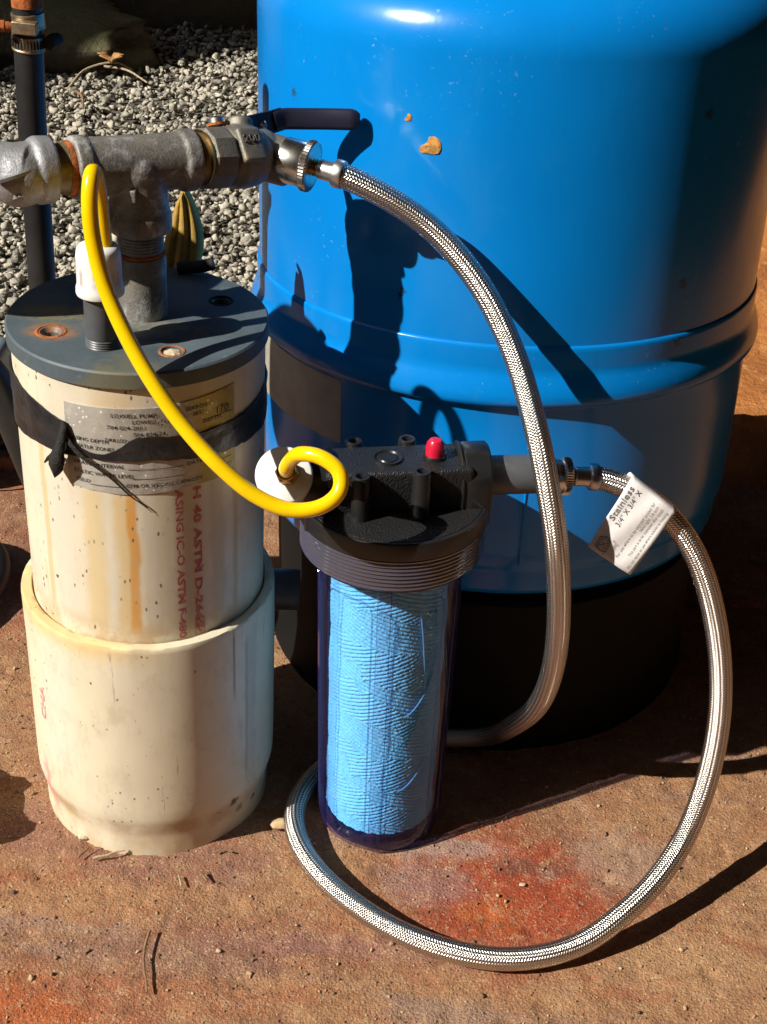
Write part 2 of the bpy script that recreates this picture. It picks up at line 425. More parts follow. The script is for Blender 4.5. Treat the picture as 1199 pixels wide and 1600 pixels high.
# --- tank paint
k = NB('blue_enamel'); big = k.noise(9, 4, .5)
c = k.mix(k.ss(big, .3, .7), (.0015, .205, .62), (.0012, .185, .57))
vd = k.voro(24); vc = k.sep(k.voro(24, out='Color'))
nick = k.mth('MULTIPLY', k.ss(vc[0], .82, .86), k.ss(k.mth('ADD', vd, k.mth('MULTIPLY', k.noise(300, 5, .8), .5)), .36, .3))
c = k.mix(k.mth('MULTIPLY', nick, .8), c, (.02, .045, .06))
c = k.mix(k.mth('MULTIPLY', k.ss(k.noise(30, 7, .75, k.map((1, 1, .35))), .60, .74), .35), c, (.02, .24, .52))
c = k.mix(k.mth('MULTIPLY', k.ss(k.noise(22, 7, .8), .66, .76), .35), c, (.16, .20, .20))
c = k.mix(k.mth('MULTIPLY', k.ss(k.noise(5, 7, .7, k.map((1, 1, .5), (2, 4, 1))), .52, .72), .22), c, (.05, .24, .50))
sw = k.noise(60, 5, .6, k.map((1, 1, .10), (3, 1, 0)))
c = k.mix(k.mth('MULTIPLY', k.mth('MULTIPLY', k.ss(sw, .60, .70), k.ss(k.noise(6, 3), .45, .6)), .35), c, (.015, .14, .36))
c = k.mix(k.mth('MULTIPLY', k.mth('MULTIPLY', k.ss(k.noise(210, 5, .7), .62, .70), k.ss(k.noise(10, 3, .5, k.map((1, 1, 1), (4, 1, 2))), .55, .66)), .7), c, (.20, .40, .62))
k.bump(k.mth('ADD', k.mth('MULTIPLY', k.noise(22, 4, .55, k.map((1, 1, .3))), .9), k.mth('MULTIPLY', k.noise(330, 3), .05)), .10, .0040)
MAT['blue'] = k.P(col=c, rough=k.mth('ADD', .13, k.mth('MULTIPLY', k.noise(12, 6, .65), .16)), spec=.42)
MAT['stand'] = simple('black_stand_plastic', (.005, .005, .005), .7, var=.3, vscale=30, bs=200, spec=.2)
MAT['label'] = simple('faded_silver_label', (.46, .43, .36), .45, var=.2, vscale=25, bs=200, bstr=.1, dirt=.3)
MAT['chip'] = simple('orange_primer', (.62, .30, .075), .85, var=.45, vscale=350, bs=500, bstr=.8, bd=.001)

# --- metals
k = NB('galvanised_iron')
c = k.mix(k.ss(k.noise(60, 6, .65), .3, .7), (.27, .255, .23), (.18, .17, .155))
c = k.mix(k.mth('MULTIPLY', k.ss(k.noise(34, 8, .75), .49, .60), .8), c, (.50, .50, .50))
c = k.mix(k.mth('MULTIPLY', k.ss(k.noise(190, 6, .75), .55, .66), .55), c, (.10, .095, .085))
c = k.mix(k.mth('MULTIPLY', k.ss(k.noise(55, 6, .7, k.map((1, 1, 1), (2, 5, 1))), .55, .7), .7), c, (.30, .235, .14))
c = k.mix(k.mth('MULTIPLY', k.ss(k.voro(330), .25, .1), .35), c, (.08, .075, .07))
k.bump(k.mth('ADD', k.noise(240, 5, .7), k.mth('MULTIPLY', k.noise(800, 3), .35)), .5, .0013)
MAT['galv'] = k.P(col=c, rough=k.mth('ADD', .44, k.mth('MULTIPLY', k.noise(90, 4), .25)), metal=.45)
k = NB('zinc_fitting')
c = k.mix(k.ss(k.noise(55, 6, .65), .3, .7), (.36, .365, .385), (.25, .25, .26))
c = k.mix(k.mth('MULTIPLY', k.ss(k.noise(120, 6, .7), .55, .68), .6), c, (.58, .58, .60))
k.bump(k.mth('ADD', k.noise(240, 5, .7), k.mth('MULTIPLY', k.noise(800, 3), .35)), .55, .0013)
MAT['zinc'] = k.P(col=c, rough=.52, metal=.45)
k = NB('cast_valve')
c = k.mix(k.ss(k.noise(70, 6, .65), .3, .7), (.245, .225, .19), (.165, .155, .135))
c = k.mix(k.mth('MULTIPLY', k.ss(k.noise(50, 6, .7), .56, .7), .6), c, (.36, .30, .19))
k.bump(k.noise(700, 4, .7), .55, .0008)
MAT['valve'] = k.P(col=c, rough=.5, metal=.5)
MAT['rust'] = simple('orange_rust', (.52, .14, .03), .9, var=.6, vscale=160, bs=400, bstr=.9, bd=.001)
MAT['darkrust'] = simple('dark_rusty_thread', (.17, .085, .045), .8, metal=.2, var=.6, vscale=130, bs=500, bstr=.6, bd=.0008, col2=(.42, .15, .05))
MAT['thread'] = simple('worn_thread', (.30, .23, .13), .5, metal=.6, var=.5, vscale=120, bs=500, bstr=.4)
MAT['chrome'] = simple('nickel_plate', (.80, .77, .72), .27, metal=1, var=.15, vscale=90, bs=300, bstr=.05)
MAT['ferrule'] = simple('stainless_ferrule', (.78, .76, .73), .36, metal=1, var=.2, vscale=120, bs=400, bstr=.12)
MAT['brass'] = simple('aged_brass', (.60, .40, .14), .3, metal=1, var=.4, vscale=200, bs=400, bstr=.2)
MAT['clamp'] = simple('hose_clamp_steel', (.50, .43, .30), .4, metal=.8, var=.4, vscale=100, bs=300, bstr=.25, col2=(.30, .16, .08))
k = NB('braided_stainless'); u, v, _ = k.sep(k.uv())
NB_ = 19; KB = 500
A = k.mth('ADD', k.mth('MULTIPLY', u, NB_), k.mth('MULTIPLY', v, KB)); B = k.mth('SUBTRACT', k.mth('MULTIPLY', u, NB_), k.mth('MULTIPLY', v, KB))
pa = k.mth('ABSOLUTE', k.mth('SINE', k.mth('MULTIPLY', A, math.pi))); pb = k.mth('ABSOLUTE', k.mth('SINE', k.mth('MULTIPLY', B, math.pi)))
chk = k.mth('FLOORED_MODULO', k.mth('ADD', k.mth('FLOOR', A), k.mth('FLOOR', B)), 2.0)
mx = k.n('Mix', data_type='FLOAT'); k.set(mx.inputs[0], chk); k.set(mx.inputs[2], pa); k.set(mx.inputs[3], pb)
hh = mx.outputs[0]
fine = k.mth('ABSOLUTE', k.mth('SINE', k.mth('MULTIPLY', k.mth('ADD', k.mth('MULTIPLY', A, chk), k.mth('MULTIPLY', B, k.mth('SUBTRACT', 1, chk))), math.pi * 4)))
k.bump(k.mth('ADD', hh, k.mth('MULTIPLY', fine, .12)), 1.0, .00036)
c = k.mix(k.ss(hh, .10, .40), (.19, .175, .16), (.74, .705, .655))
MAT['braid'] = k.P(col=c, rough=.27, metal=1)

# --- plastics
k = NB('pebbled_black'); vd = k.voro(900, feature='SMOOTH_F1')
k.bump(k.mth('ADD', k.mth('MULTIPLY', vd, -.8), k.mth('MULTIPLY', k.noise(420, 4, .6), .8)), .75, .0011)
c = k.mix(k.mth('MULTIPLY', k.ss(k.noise(60, 6, .75), .6, .75), .3), (.014, .014, .0145), (.06, .055, .05))
MAT['black'] = k.P(col=c, rough=.42, spec=.5)
MAT['black_smooth'] = simple('smooth_black_plastic', (.016, .016, .0165), .33, var=.3, vscale=60, bs=250, bstr=.08)
MAT['poly'] = simple('black_poly_pipe', (.012, .0125, .0145), .45, var=.35, vscale=40, bs=200, bstr=.15, col2=(.022, .022, .022))
MAT['vinyl'] = simple('navy_vinyl_grip', (.012, .012, .032), .45, var=.3, vscale=60, bs=300, bstr=.15)
MAT['red'] = simple('red_button', (.62, .012, .045), .28, var=.1, vscale=80, bs=300, bstr=.05)
MAT['grey_pvc'] = simple('grey_pvc', (.092, .096, .104), .42, var=.2, vscale=60, bs=300, bstr=.1)
k = NB('white_pvc')
c = k.mix(k.ss(k.noise(60, 5, .6), .35, .7), (.80, .80, .79), (.74, .735, .71))
MAT['white'] = k.P(col=c, rough=.35, spec=.45)
k = NB('dirty_white_pvc'); a, z = k.ang()
c = k.mix(k.ss(k.noise(60, 5, .6), .35, .7), (.80, .79, .775), (.74, .72, .68))
sm = k.mth('MULTIPLY', k.ss(k.noise(70, 6, .7, k.map((1, 1, .3))), .45, .62), k.mth('MULTIPLY', k.ss(z, .041, .046), k.ss(z, .062, .052)))
c = k.mix(k.mth('MULTIPLY', sm, .75), c, (.48, .39, .30))
c = k.mix(k.mth('MULTIPLY', k.mth('MULTIPLY', k.ss(k.noise(160, 4, .6, k.map((1, 1, .12))), .55, .64), k.mth('MULTIPLY', k.ss(z, .042, .045), k.ss(z, .057, .051))), .6), c, (.20, .16, .13))
MAT['white_dirty'] = k.P(col=c, rough=.38, spec=.45)
k = NB('yellow_tubing')
c = k.mix(k.ss(k.noise(40, 3), .3, .7), (.90, .62, .004), (.86, .56, .003))
k.b.inputs['Subsurface Radius'].default_value = (.004, .0025, .0006); k.b.inputs['Subsurface Scale'].default_value = 1.0
MAT['yellow'] = k.P(col=c, rough=.2, spec=.5, sss=.35)
MAT['strap'] = simple('yellow_rubber', (.48, .30, .045), .7, var=.4, vscale=80, bs=250, bstr=.5, bd=.001, col2=(.30, .19, .04))
MAT['tape'] = simple('black_tape', (.010, .011, .014), .34, var=.5, vscale=60, bs=70, bstr=.9, bd=.0016, col2=(.026, .028, .031))
MAT['tape_torn'] = simple('torn_tape', (.012, .012, .011), .75, var=.5, vscale=150, bs=400, bstr=.9, bd=.0015)
k = NB('aluminium_plate')
c = k.mix(k.ss(k.noise(26, 6, .65), .35, .65), (.50, .48, .43), (.37, .35, .305))
c = k.mix(k.ss(k.dist2(.060, -.061, .018, .02), 1.2, .5), c, (.40, .32, .09))
c = k.mix(k.mth('MULTIPLY', k.ss(k.noise(70, 6, .75), .57, .68), .7), c, (.56, .54, .50))
c = k.mix(k.mth('MULTIPLY', k.ss(k.noise(45, 6, .75, k.map((1, 1, 1), (1, 6, 2))), .6, .7), .6), c, (.20, .17, .12))
vd = k.voro(420); vc = k.sep(k.voro(420, out='Color'))
c = k.mix(k.mth('MULTIPLY', k.mth('MULTIPLY', k.ss(vc[0], .86, .9), k.ss(vd, .4, .28)), k.ss(k.noise(30, 3, .5), .47, .55)), c, (.85, .84, .80))
k.bump(k.noise(190, 5, .7), .35, .0009)
MAT['plate'] = k.P(col=c, rough=.46, metal=.2)
MAT['ink_black'] = simple('black_ink', (.035, .032, .03), .6, var=.5, vscale=300, bstr=0.0)
MAT['ink_red'] = simple('red_ink', (.42, .035, .06), .6, var=.5, vscale=300, bstr=0.0, col2=(.50, .20, .18))
MAT['ink_pink'] = simple('pink_ink', (.70, .22, .27), .6, var=.5, vscale=200, bstr=0.0, col2=(.72, .46, .38))
MAT['ink_grey'] = simple('grey_ink', (.16, .15, .16), .6, var=.3, vscale=300, bstr=0.0)
MAT['paper'] = simple('tag_paper', (.76, .73, .72), .6, var=.08, vscale=60, bs=160, bstr=.3, bd=.0008)
MAT['putty'] = simple('cream_plug', (.62, .52, .36), .8, var=.3, vscale=200, bs=300, bstr=.8, bd=.001)
MAT['dark'] = simple('dark_hole', (.02, .018, .015), .9, var=.4, vscale=200, bs=300, bstr=.3)
MAT['pump'] = simple('pump_grey_paint', (.20, .25, .29), .4, var=.2, vscale=40, bs=200, bstr=.2)
MAT['twig'] = simple('dry_twig', (.30, .17, .08), .85, var=.5, vscale=200, bs=300, bstr=.5)
MAT['twig_pale'] = simple('pale_dry_stem', (.48, .38, .24), .85, var=.4, vscale=200, bs=300, bstr=.5)
MAT['leaf'] = simple('brown_leaf', (.47, .25, .09), .7, var=.4, vscale=90, bs=150, bstr=.4)
MAT['pebble'] = simple('tan_chip', (.50, .35, .20), .85, var=.35, vscale=200, bs=300, bstr=.6)

# clear plastic: thin-walled, tinted, deeper tint where the wall is seen edge-on
def clear(name, tint, edge, gl=0.0, rough=.03, p0=3.0, body=(.10, .085, .34), ba=.0, be=.45):
    k = NB(name); t = k.t
    lw = k.n('LayerWeight'); lw.inputs[0].default_value = .5
    fa = lw.outputs['Facing']
    tr = k.n('BsdfTransparent'); k.set(tr.inputs[0], k.mix(k.mth('POWER', fa, p0), tint, edge))
    gs = k.n('BsdfGlossy'); gs.inputs['Roughness'].default_value = rough
    fr = k.mth('ADD', .04 + gl, k.mth('MULTIPLY', k.mth('POWER', fa, 5.0), .8), clamp=True)
    m1 = k.n('MixShader'); k.set(m1.inputs[0], fr); t.links.new(tr.outputs[0], m1.inputs[1]); t.links.new(gs.outputs[0], m1.inputs[2])
    bu = k.n('Bump'); k.set(bu.inputs['Height'], k.noise(70, 3, .5)); bu.inputs['Strength'].default_value = .12; bu.inputs['Distance'].default_value = .002
    t.links.new(bu.outputs[0], gs.inputs['Normal'])
    df = k.n('BsdfDiffuse'); k.set(df.inputs[0], body); m2 = k.n('MixShader')
    k.set(m2.inputs[0], k.mth('ADD', ba, k.mth('MULTIPLY', k.mth('POWER', fa, p0), be), clamp=True)); t.links.new(m1.outputs[0], m2.inputs[1]); t.links.new(df.outputs[0], m2.inputs[2])
    t.nodes.remove(k.b); t.links.new(m2.outputs[0], k.o.inputs[0])
    return k.m
MAT['clear'] = clear('clear_bowl_plastic', (.97, .975, .99), (.18, .17, .36), p0=3.2, be=.22)
MAT['clear_thick'] = clear('thick_clear_plastic', (.42, .42, .66), (.12, .10, .28), p0=1.8, ba=.06, body=(.045, .04, .20))
MAT['clear_rib'] = clear('clear_rib_plastic', (.93, .94, .985), (.20, .18, .42), rough=.06, p0=1.6, be=.12)
MAT['clear_thread'] = clear('clear_thread_plastic', (.80, .79, .86), (.16, .14, .27), gl=.28, rough=.14, p0=1.4, ba=.13, be=.10, body=(.29, .29, .42))
k = NB('blue_wound_string')
c = k.mix(k.ss(k.noise(120, 5, .7), .35, .7), (.14, .54, .93), (.12, .47, .87))
k.bump(k.noise(900, 3, .6), .3, .0006)
MAT['string'] = k.P(col=c, rough=.75, sheen=.2, spec=.3)

# ------------------------------------------------------------------ text
def text_mesh(s, size, sx=1.0, align='LEFT', width=None, bold=0.0):
    cu = bpy.data.curves.new('lettering', 'FONT'); cu.body = s; cu.size = size; cu.align_x = align; cu.resolution_u = 2; cu.offset = bold
    o = bpy.data.objects.new('lettering', cu); C.objects.link(o)
    dg = bpy.context.evaluated_depsgraph_get(); dg.update()
    me = bpy.data.meshes.new_from_object(o.evaluated_get(dg))
    V = np.array([v.co[:] for v in me.vertices]) if len(me.vertices) else np.zeros((0, 3))
    F = [tuple(p.vertices) for p in me.polygons]
    bpy.data.objects.remove(o); bpy.data.curves.remove(cu); bpy.data.meshes.remove(me)
    if width and len(V): sx = width / (V[:, 0].max() - V[:, 0].min())
    if len(V): V[:, 0] *= sx
    return V, F
def strip(x0, y0, x1, y1, wd, n=1):
    """flat line segment as quads (2D), split in n"""
    d = np.array([x1 - x0, y1 - y0]); nn = np.array([-d[1], d[0]]) / np.hypot(*d) * wd / 2
    V = []; F = []
    for i in range(n + 1):
        p = np.array([x0, y0]) + d * i / n
        V += [(*(p - nn), 0), (*(p + nn), 0)]
        if i: F.append((2 * i - 2, 2 * i, 2 * i + 1, 2 * i - 1))
    return np.array(V), F
def wrap(VF, r, a0, z0, vertical=0):
    """2D layout (x along circumference, y up) laid on a cylinder; vertical=1: reads downwards, -1: reads upwards"""
    V, F = VF; out = []
    for x, y, _ in V:
        if vertical == 1: da, dz = y, -x
        elif vertical == -1: da, dz = -y, x
        else: da, dz = x, y
        t = R(a0) + da / r
        out.append((r * math.cos(t), r * math.sin(t), z0 + dz))
    return np.array(out), F

def patch(r0, th, a0, a1, zlo, zhi, na=48, nz=6, edge=None):
    """curved sheet on a cylinder; zlo/zhi are numbers or functions of the angle in degrees"""
    fz = lambda f, a: f(a) if callable(f) else f
    V = []; F = []
    for layer in (0, 1):
        for i in range(na + 1):
            a = a0 + (a1 - a0) * i / na; lo, hi = fz(zlo, a), fz(zhi, a)
            for j in range(nz + 1):
                rr = r0 + (th if layer else 0); z_ = lo + (hi - lo) * j / nz
                if edge and layer: rr += edge(a, z_, j / nz)
                V.append((rr * math.cos(R(a)), rr * math.sin(R(a)), z_))
    st = (na + 1) * (nz + 1); I = lambda l, i, j: l * st + i * (nz + 1) + j
    for i in range(na):
        for j in range(nz):
            F.append((I(1, i, j), I(1, i + 1, j), I(1, i + 1, j + 1), I(1, i, j + 1)))
        F.append((I(0, i, 0), I(0, i + 1, 0), I(1, i + 1, 0), I(1, i, 0)))
        F.append((I(1, i, nz), I(1, i + 1, nz), I(0, i + 1, nz), I(0, i, nz)))
    for j in range(nz):
        F.append((I(0, 0, j + 1), I(0, 0, j), I(1, 0, j), I(1, 0, j + 1)))
        F.append((I(1, na, j + 1), I(1, na, j), I(0, na, j), I(0, na, j + 1)))
    return V, F

def kind(o, s): o['kind'] = s; return o
def off(VF, d):  # world coordinates -> coordinates of a thing standing at d
    return (np.asarray(VF[0], float) - np.asarray(d),) + tuple(VF[1:])

# ================================================================== SETTING
def grid(x0, x1, y0, y1, sx, sy, zf):
    xs = np.linspace(x0, x1, sx + 1); ys = np.linspace(y0, y1, sy + 1)
    X, Y = np.meshgrid(xs, ys); Z = zf(X, Y)
    V = np.stack([X, Y, Z], -1).reshape(-1, 3)
    F = [(j * (sx + 1) + i, j * (sx + 1) + i + 1, (j + 1) * (sx + 1) + i + 1, (j + 1) * (sx + 1) + i) for j in range(sy) for i in range(sx)]
    return V, F
def zground(X, Y):
    P = np.stack([X, Y, X * 0], -1)
    z = .0014 * fbm(P * 11, 3, 3) + .0008 * fbm(P * 75, 4, 9)
    pit = fbm(P * 95, 2, 21); z = z - .0016 * np.clip(pit - .6, 0, 1) * 2
    return z - .0025
slab = mk('ground', *grid(-.62, .62, .42, 1.40, 420, 330, zground), MAT['ground'])
kind(slab, 'structure')
kind(mk('dirt', *grid(-40, 40, -30, 60, 60, 60, lambda X, Y: X * 0 - .03), MAT['gravel_bed']), 'structure')
def zclay(X, Y):
    P = np.stack([X, Y, X * 0], -1)
    z = -.012 + .02 * fbm(P * 4, 4, 5) + .010 * fbm(P * 19, 3, 7)
    b = np.clip((.55 * (X - .35) + (Y - 1.65)) / 1.6, 0, 1)
    return z + .30 * b * b + np.clip((.25 - X) / .2, -1, 1) * -.004
kind(mk('clay_bank', *grid(.30, 4.2, 1.15, 5.0, 150, 150, zclay), MAT['clay']), 'structure')
kind(mk('rusty_yard', *grid(.56, 3.2, -1.2, 1.6, 60, 60, lambda X, Y: -.010 + .003 * fbm(np.stack([X, Y, X * 0], -1) * 9, 3, 2)), MAT['ground']), 'structure')
kind(mk('rusty_yard_front', *grid(-1.6, .60, -1.2, .46, 50, 50, lambda X, Y: -.010 + .003 * fbm(np.stack([X, Y, X * 0], -1) * 9, 3, 2)), MAT['ground']), 'structure')
kind(mk('rusty_yard_side', *grid(-1.6, -.58, .44, 1.42, 50, 50, lambda X, Y: -.010 + .003 * fbm(np.stack([X, Y, X * 0], -1) * 9, 3, 2)), MAT['ground']), 'structure')

def zgravel(X, Y):
    return .004 + .014 * fbm(np.stack([X, Y, X * 0], -1) * 2.2, 3, 4) + .012 * np.clip((Y - 1.9) / 1.5, 0, 1)
kind(mk('gravel_bed', *grid(-2.2, .33, 1.38, 4.6, 60, 90, lambda X, Y: zgravel(X, Y) - .008), MAT['gravel_bed']), 'structure')

def scatter(name, n, xy, zf, smin, smax, mat, sub=2, seed=1, sink=.25, squash=(.55, 1.0), stuff=True, rough=.35):
    r = np.random.default_rng(seed)
    bv, bf = ico(sub); nb = len(bv); bf = np.array(bf)
    # six rough base shapes
    shapes = []
    for i in range(8):
        p = bv * (1 + rough * vnoise(bv * 1.3 + i * 7.1, i)[:, None])
        for _ in range(9):                       # chop flat facets
            d = r.normal(size=3); d /= np.linalg.norm(d); lim = r.uniform(.36, .68)
            e_ = p @ d - lim; p = p - np.where(e_ > 0, e_, 0)[:, None] * d
        shapes.append(p)
    shapes = np.array(shapes)
    x, y = xy(r, n); n = len(x)
    s = smin * (smax / smin) ** (r.random(n) ** 1.6)
    q = r.normal(size=(n, 4)); q /= np.linalg.norm(q, axis=1)[:, None]
    a, b, c_, d = q.T
    M = np.stack([1 - 2 * (c_*c_ + d*d), 2 * (b*c_ - a*d), 2 * (b*d + a*c_), 2 * (b*c_ + a*d), 1 - 2 * (b*b + d*d), 2 * (c_*d - a*b), 2 * (b*d - a*c_), 2 * (c_*d + a*b), 1 - 2 * (b*b + c_*c_)], -1).reshape(n, 3, 3)
    base = shapes[r.integers(0, 8, n)] * r.uniform(squash[0], squash[1], (n, 1, 3))
    V = np.einsum('nij,nvj->nvi', M, base) * s[:, None, None]
    V[..., 2] *= .8
    z = zf(x, y) + s * (.5 - sink) + r.random(n) * 0
    V += np.stack([x, y, z], -1)[:, None, :]
    F = (bf[None] + (np.arange(n) * nb)[:, None, None]).reshape(-1, 3)
    me = bpy.data.meshes.new(name); V = V.reshape(-1, 3)
    me.vertices.add(len(V)); me.vertices.foreach_set('co', V.ravel())
    me.loops.add(F.size); me.loops.foreach_set('vertex_index', F.ravel().astype(np.int32))
    me.polygons.add(len(F)); me.polygons.foreach_set('loop_start', np.arange(0, F.size, 3, dtype=np.int32))
    me.update(calc_edges=True); me.materials.append(mat)
    o = bpy.data.objects.new(name, me); C.objects.link(o)
    return kind(o, 'stuff')
def xy_gravel(r, n):
    y = 1.40 + (4.2 - 1.40) * r.random(n) ** 1.15
    lo = -.36 * y * 1.03 - .06; hi = np.minimum(-.04 * y + .05, .30)
    return lo + (hi - lo) * r.random(n), y
scatter('gravel', 18000, xy_gravel, lambda x, y: zgravel(x, y) - .004, .006, .0125, MAT['gravel'], 2, 3, .2)
scatter('loose_gravel', 3500, xy_gravel, lambda x, y: zgravel(x, y) + .005, .007, .014, MAT['gravel'], 2, 8, .2)
scatter('gravel_fines', 9000, xy_gravel, lambda x, y: zgravel(x, y) - .003, .002, .005, MAT['gravel'], 1, 9, .1)
def xy_slab(r, n): return -.42 + .95 * r.random(n), .52 + .75 * r.random(n)
o_ = scatter('grit', 14000, xy_slab, lambda x, y: zground(x, y), .0004, .0019, MAT['grit'], 1, 5, .15)

scatter('loose_grit', 1100, xy_slab, lambda x, y: zground(x, y), .0013, .0034, MAT['grit'], 2, 15, .15)

# boulders
def boulder(name, loc, size, rotz, seed, label, sub=5, amp=.22, flat=None):
    v, f = ico(sub); v = v.copy()
    v = np.sign(v) * np.abs(v) ** .72
    v = v * (1 + amp * fbm(v * 1.5 + seed * 3.3, 4, seed)[:, None] + .05 * fbm(v * 6 + seed, 3, seed + 5)[:, None])
    v = v * np.array(size); c_, s_ = math.cos(rotz), math.sin(rotz)
    v = np.stack([v[:, 0] * c_ - v[:, 1] * s_, v[:, 0] * s_ + v[:, 1] * c_, v[:, 2]], -1)
    return tag(mk(name, v, f, MAT['rock'], loc=loc, sharp=None), label, 'boulder')
boulder('boulder', (-.52, 3.72, .20), (1.25, .42, .42), R(14), 2, 'large dark ledge boulder in deep shade behind the gravel')
boulder('boulder', (-1.05, 2.98, .015), (.50, .24, .115), R(14), 6, 'low flat boulder with mossy top edge beside the black pipe')
boulder('boulder', (.55, 4.3, .2), (.8, .45, .4), R(-6), 9, 'dark boulder in shade behind the top of the blue tank')
boulder('shadow_stone', (-.402, .770, .025), (.085, .052, .052), R(10), 12, 'small fieldstone added out of view to cast a ground shadow', 4)  # unseen stone added for the ground shadow at the left edge

# shed added out of view; its shadow darkens the back of the gravel
p0 = np.array([-3.40, 1.235]); p1 = np.array([-2.1, 2.45]); dv = (p1 - p0); ln = np.hypot(*dv); dv /= ln
shade_wall = empty('shade_board_wall', (*p0, -.03), 'board wall added out of view to shade the gravel', 'wall', rot=(0, 0, math.atan2(dv[1], dv[0])))
nb_ = 14
for i in range(nb_):
    mk('board', *box((i * ln / nb_ + .003, -.012, 0), ((i + 1) * ln / nb_ - .003, .012 + .004 * (i % 3), 2.43 - .004 * (i % 2)), .002), MAT['boards'], shade_wall)
mk('rail', *box((.0, .018, .4), (ln, .058, .49)), MAT['boards'], shade_wall); mk('rail', *box((.0, .018, 1.8), (ln, .058, 1.89)), MAT['boards'], shade_wall)

# lean-to added out of view: board roof and walls that block sky light
lean = empty('shade_lean_to', (2.9, 1.5, -.03), 'added board lean-to out of view, blocking sky light', 'lean-to')
for i in range(30):
    y0_ = -1.8 + i * .235
    mk('roof_board', *off(box((-1.0 if y0_ < 1.9 else -3.3, y0_, 2.36 + .006 * (i % 2)), (3.3, y0_ + .231, 2.385 + .006 * (i % 2)), .002), (2.9, 1.5, -.03)), MAT['boards'], lean)
for x_ in (-.9, .3, 1.6, 2.9): mk('rafter', *off(box((x_, -1.8, 2.22), (x_ + .05, 5.2, 2.358)), (2.9, 1.5, -.03)), MAT['boards'], lean)
for i in range(30):
    y0_ = -1.8 + i * .235
    mk('wall_board', *off(box((3.0 + .006 * (i % 2), y0_, -.03), (3.03 + .006 * (i % 2), y0_ + .231, 2.22), .002), (2.9, 1.5, -.03)), MAT['boards'], lean)
for i in range(24):
    x0_ = -2.6 + i * .235
    mk('wall_board', *off(box((x0_, 5.2 + .006 * (i % 2), -.03), (x0_ + .231, 5.23 + .006 * (i % 2), 2.35), .002), (2.9, 1.5, -.03)), MAT['boards'], lean)
for y_ in (-1.75, 5.1): mk('post', *off(box((-.95, y_, -.03), (-.85, y_ + .09, 2.22)), (2.9, 1.5, -.03)), MAT['boards'], lean)

# house wall behind the camera and board fence, added unseen to block sky light
house = empty('shade_house_wall', (-3.4, -2.2, -.03), 'added board house wall behind the camera, blocking sky light', 'wall')
for i in range(28):
    x0_ = -3.4 + i * .237
    mk('wall_board', *off(box((x0_, -2.225 - .006 * (i % 2), -.03), (x0_ + .233, -2.2 - .006 * (i % 2), 3.3), .002), (-3.4, -2.2, -.03)), MAT['boards'], house)
mk('eave_board', *off(box((-3.5, -2.24, 3.3), (3.3, -1.85, 3.34)), (-3.4, -2.2, -.03)), MAT['boards'], house)
fence = empty('shade_fence', (-3.45, -2.1, -.03), 'added board fence out of view, blocking low sky light', 'fence')
for i in range(16):
    y0_ = -2.15 + i * .21
    mk('fence_board', *off(box((-3.462 + .005 * (i % 2), y0_, -.03), (-3.44 + .005 * (i % 2), y0_ + .205, 2.15 - .01 * (i % 3)), .002), (-3.45, -2.1, -.03)), MAT['boards'], fence)
for z_ in (.4, 1.7): mk('rail', *off(box((-3.52, -2.1, z_), (-3.466, 1.2, z_ + .09)), (-3.45, -2.1, -.03)), MAT['boards'], fence)

# ================================================================== TANK
TB = np.array([.0984, 1.1284, 0.0])
TB = np.array([.0969, 1.1115, .0120])
tank = empty('pressure_tank', TB, 'large glossy blue steel pressure tank standing on a black base', 'tank', rot=(-.0546, -.0212, 0))
tank.scale = (.985, .985, .985)
RT = .2094
up_prof = [(RT, .352), (RT, .3575), (RT, .40), (RT, .48), (RT, .556)]
for i in range(1, 15):
    t = i / 14 * math.pi / 2 * .82
    up_prof.append((RT - .045 * (1 - math.cos(t)), .556 + .045 * math.sin(t)))
r_e, z_e = up_prof[-1]
up_prof += [(r_e * .75, z_e + .035), (r_e * .45, z_e + .058), (r_e * .15, z_e + .068), (0, z_e + .069)]
upper = mk('upper_shell', *lathe(up_prof, 192), MAT['blue'], tank)
lo_prof = [(.15, .1365), (.197, .1365), (.2022, .139), (.2040, .144), (.2040, .158), (.2052, .163), (.2075, .168), (.2092, .180), (.2096, .21), (.2098, .28), (.2098, .3040), (.2106, .3068), (.2145, .3078), (.2168, .3098), (.2176, .3135), (.2170, .3185), (.2150, .3250), (.2128, .3300), (.2114, .3338), (.2112, .3380), (.2114, .3500), (.2112, .3528), (.2104, .3545), (.2088, .3550)]
lower = mk('lower_shell', *lathe(lo_prof, 192), MAT['blue'], tank, sharp=60)
mk('weld_bead', *sweep(np.array([(.2098 * math.cos(R(-86)), .2098 * math.sin(R(-86)), z_) for z_ in np.linspace(.170, .302, 34)]) + np.array([[0.00015 * math.sin(i * 2.1), 0, 0] for i in range(34)]), circ(.0009, 8)), MAT['blue'], lower)
lab = patch(.2099, .0003, -178, -128.3, .2485, .3020, 60, 3)
mk('label', *lab, MAT['label'], lower)
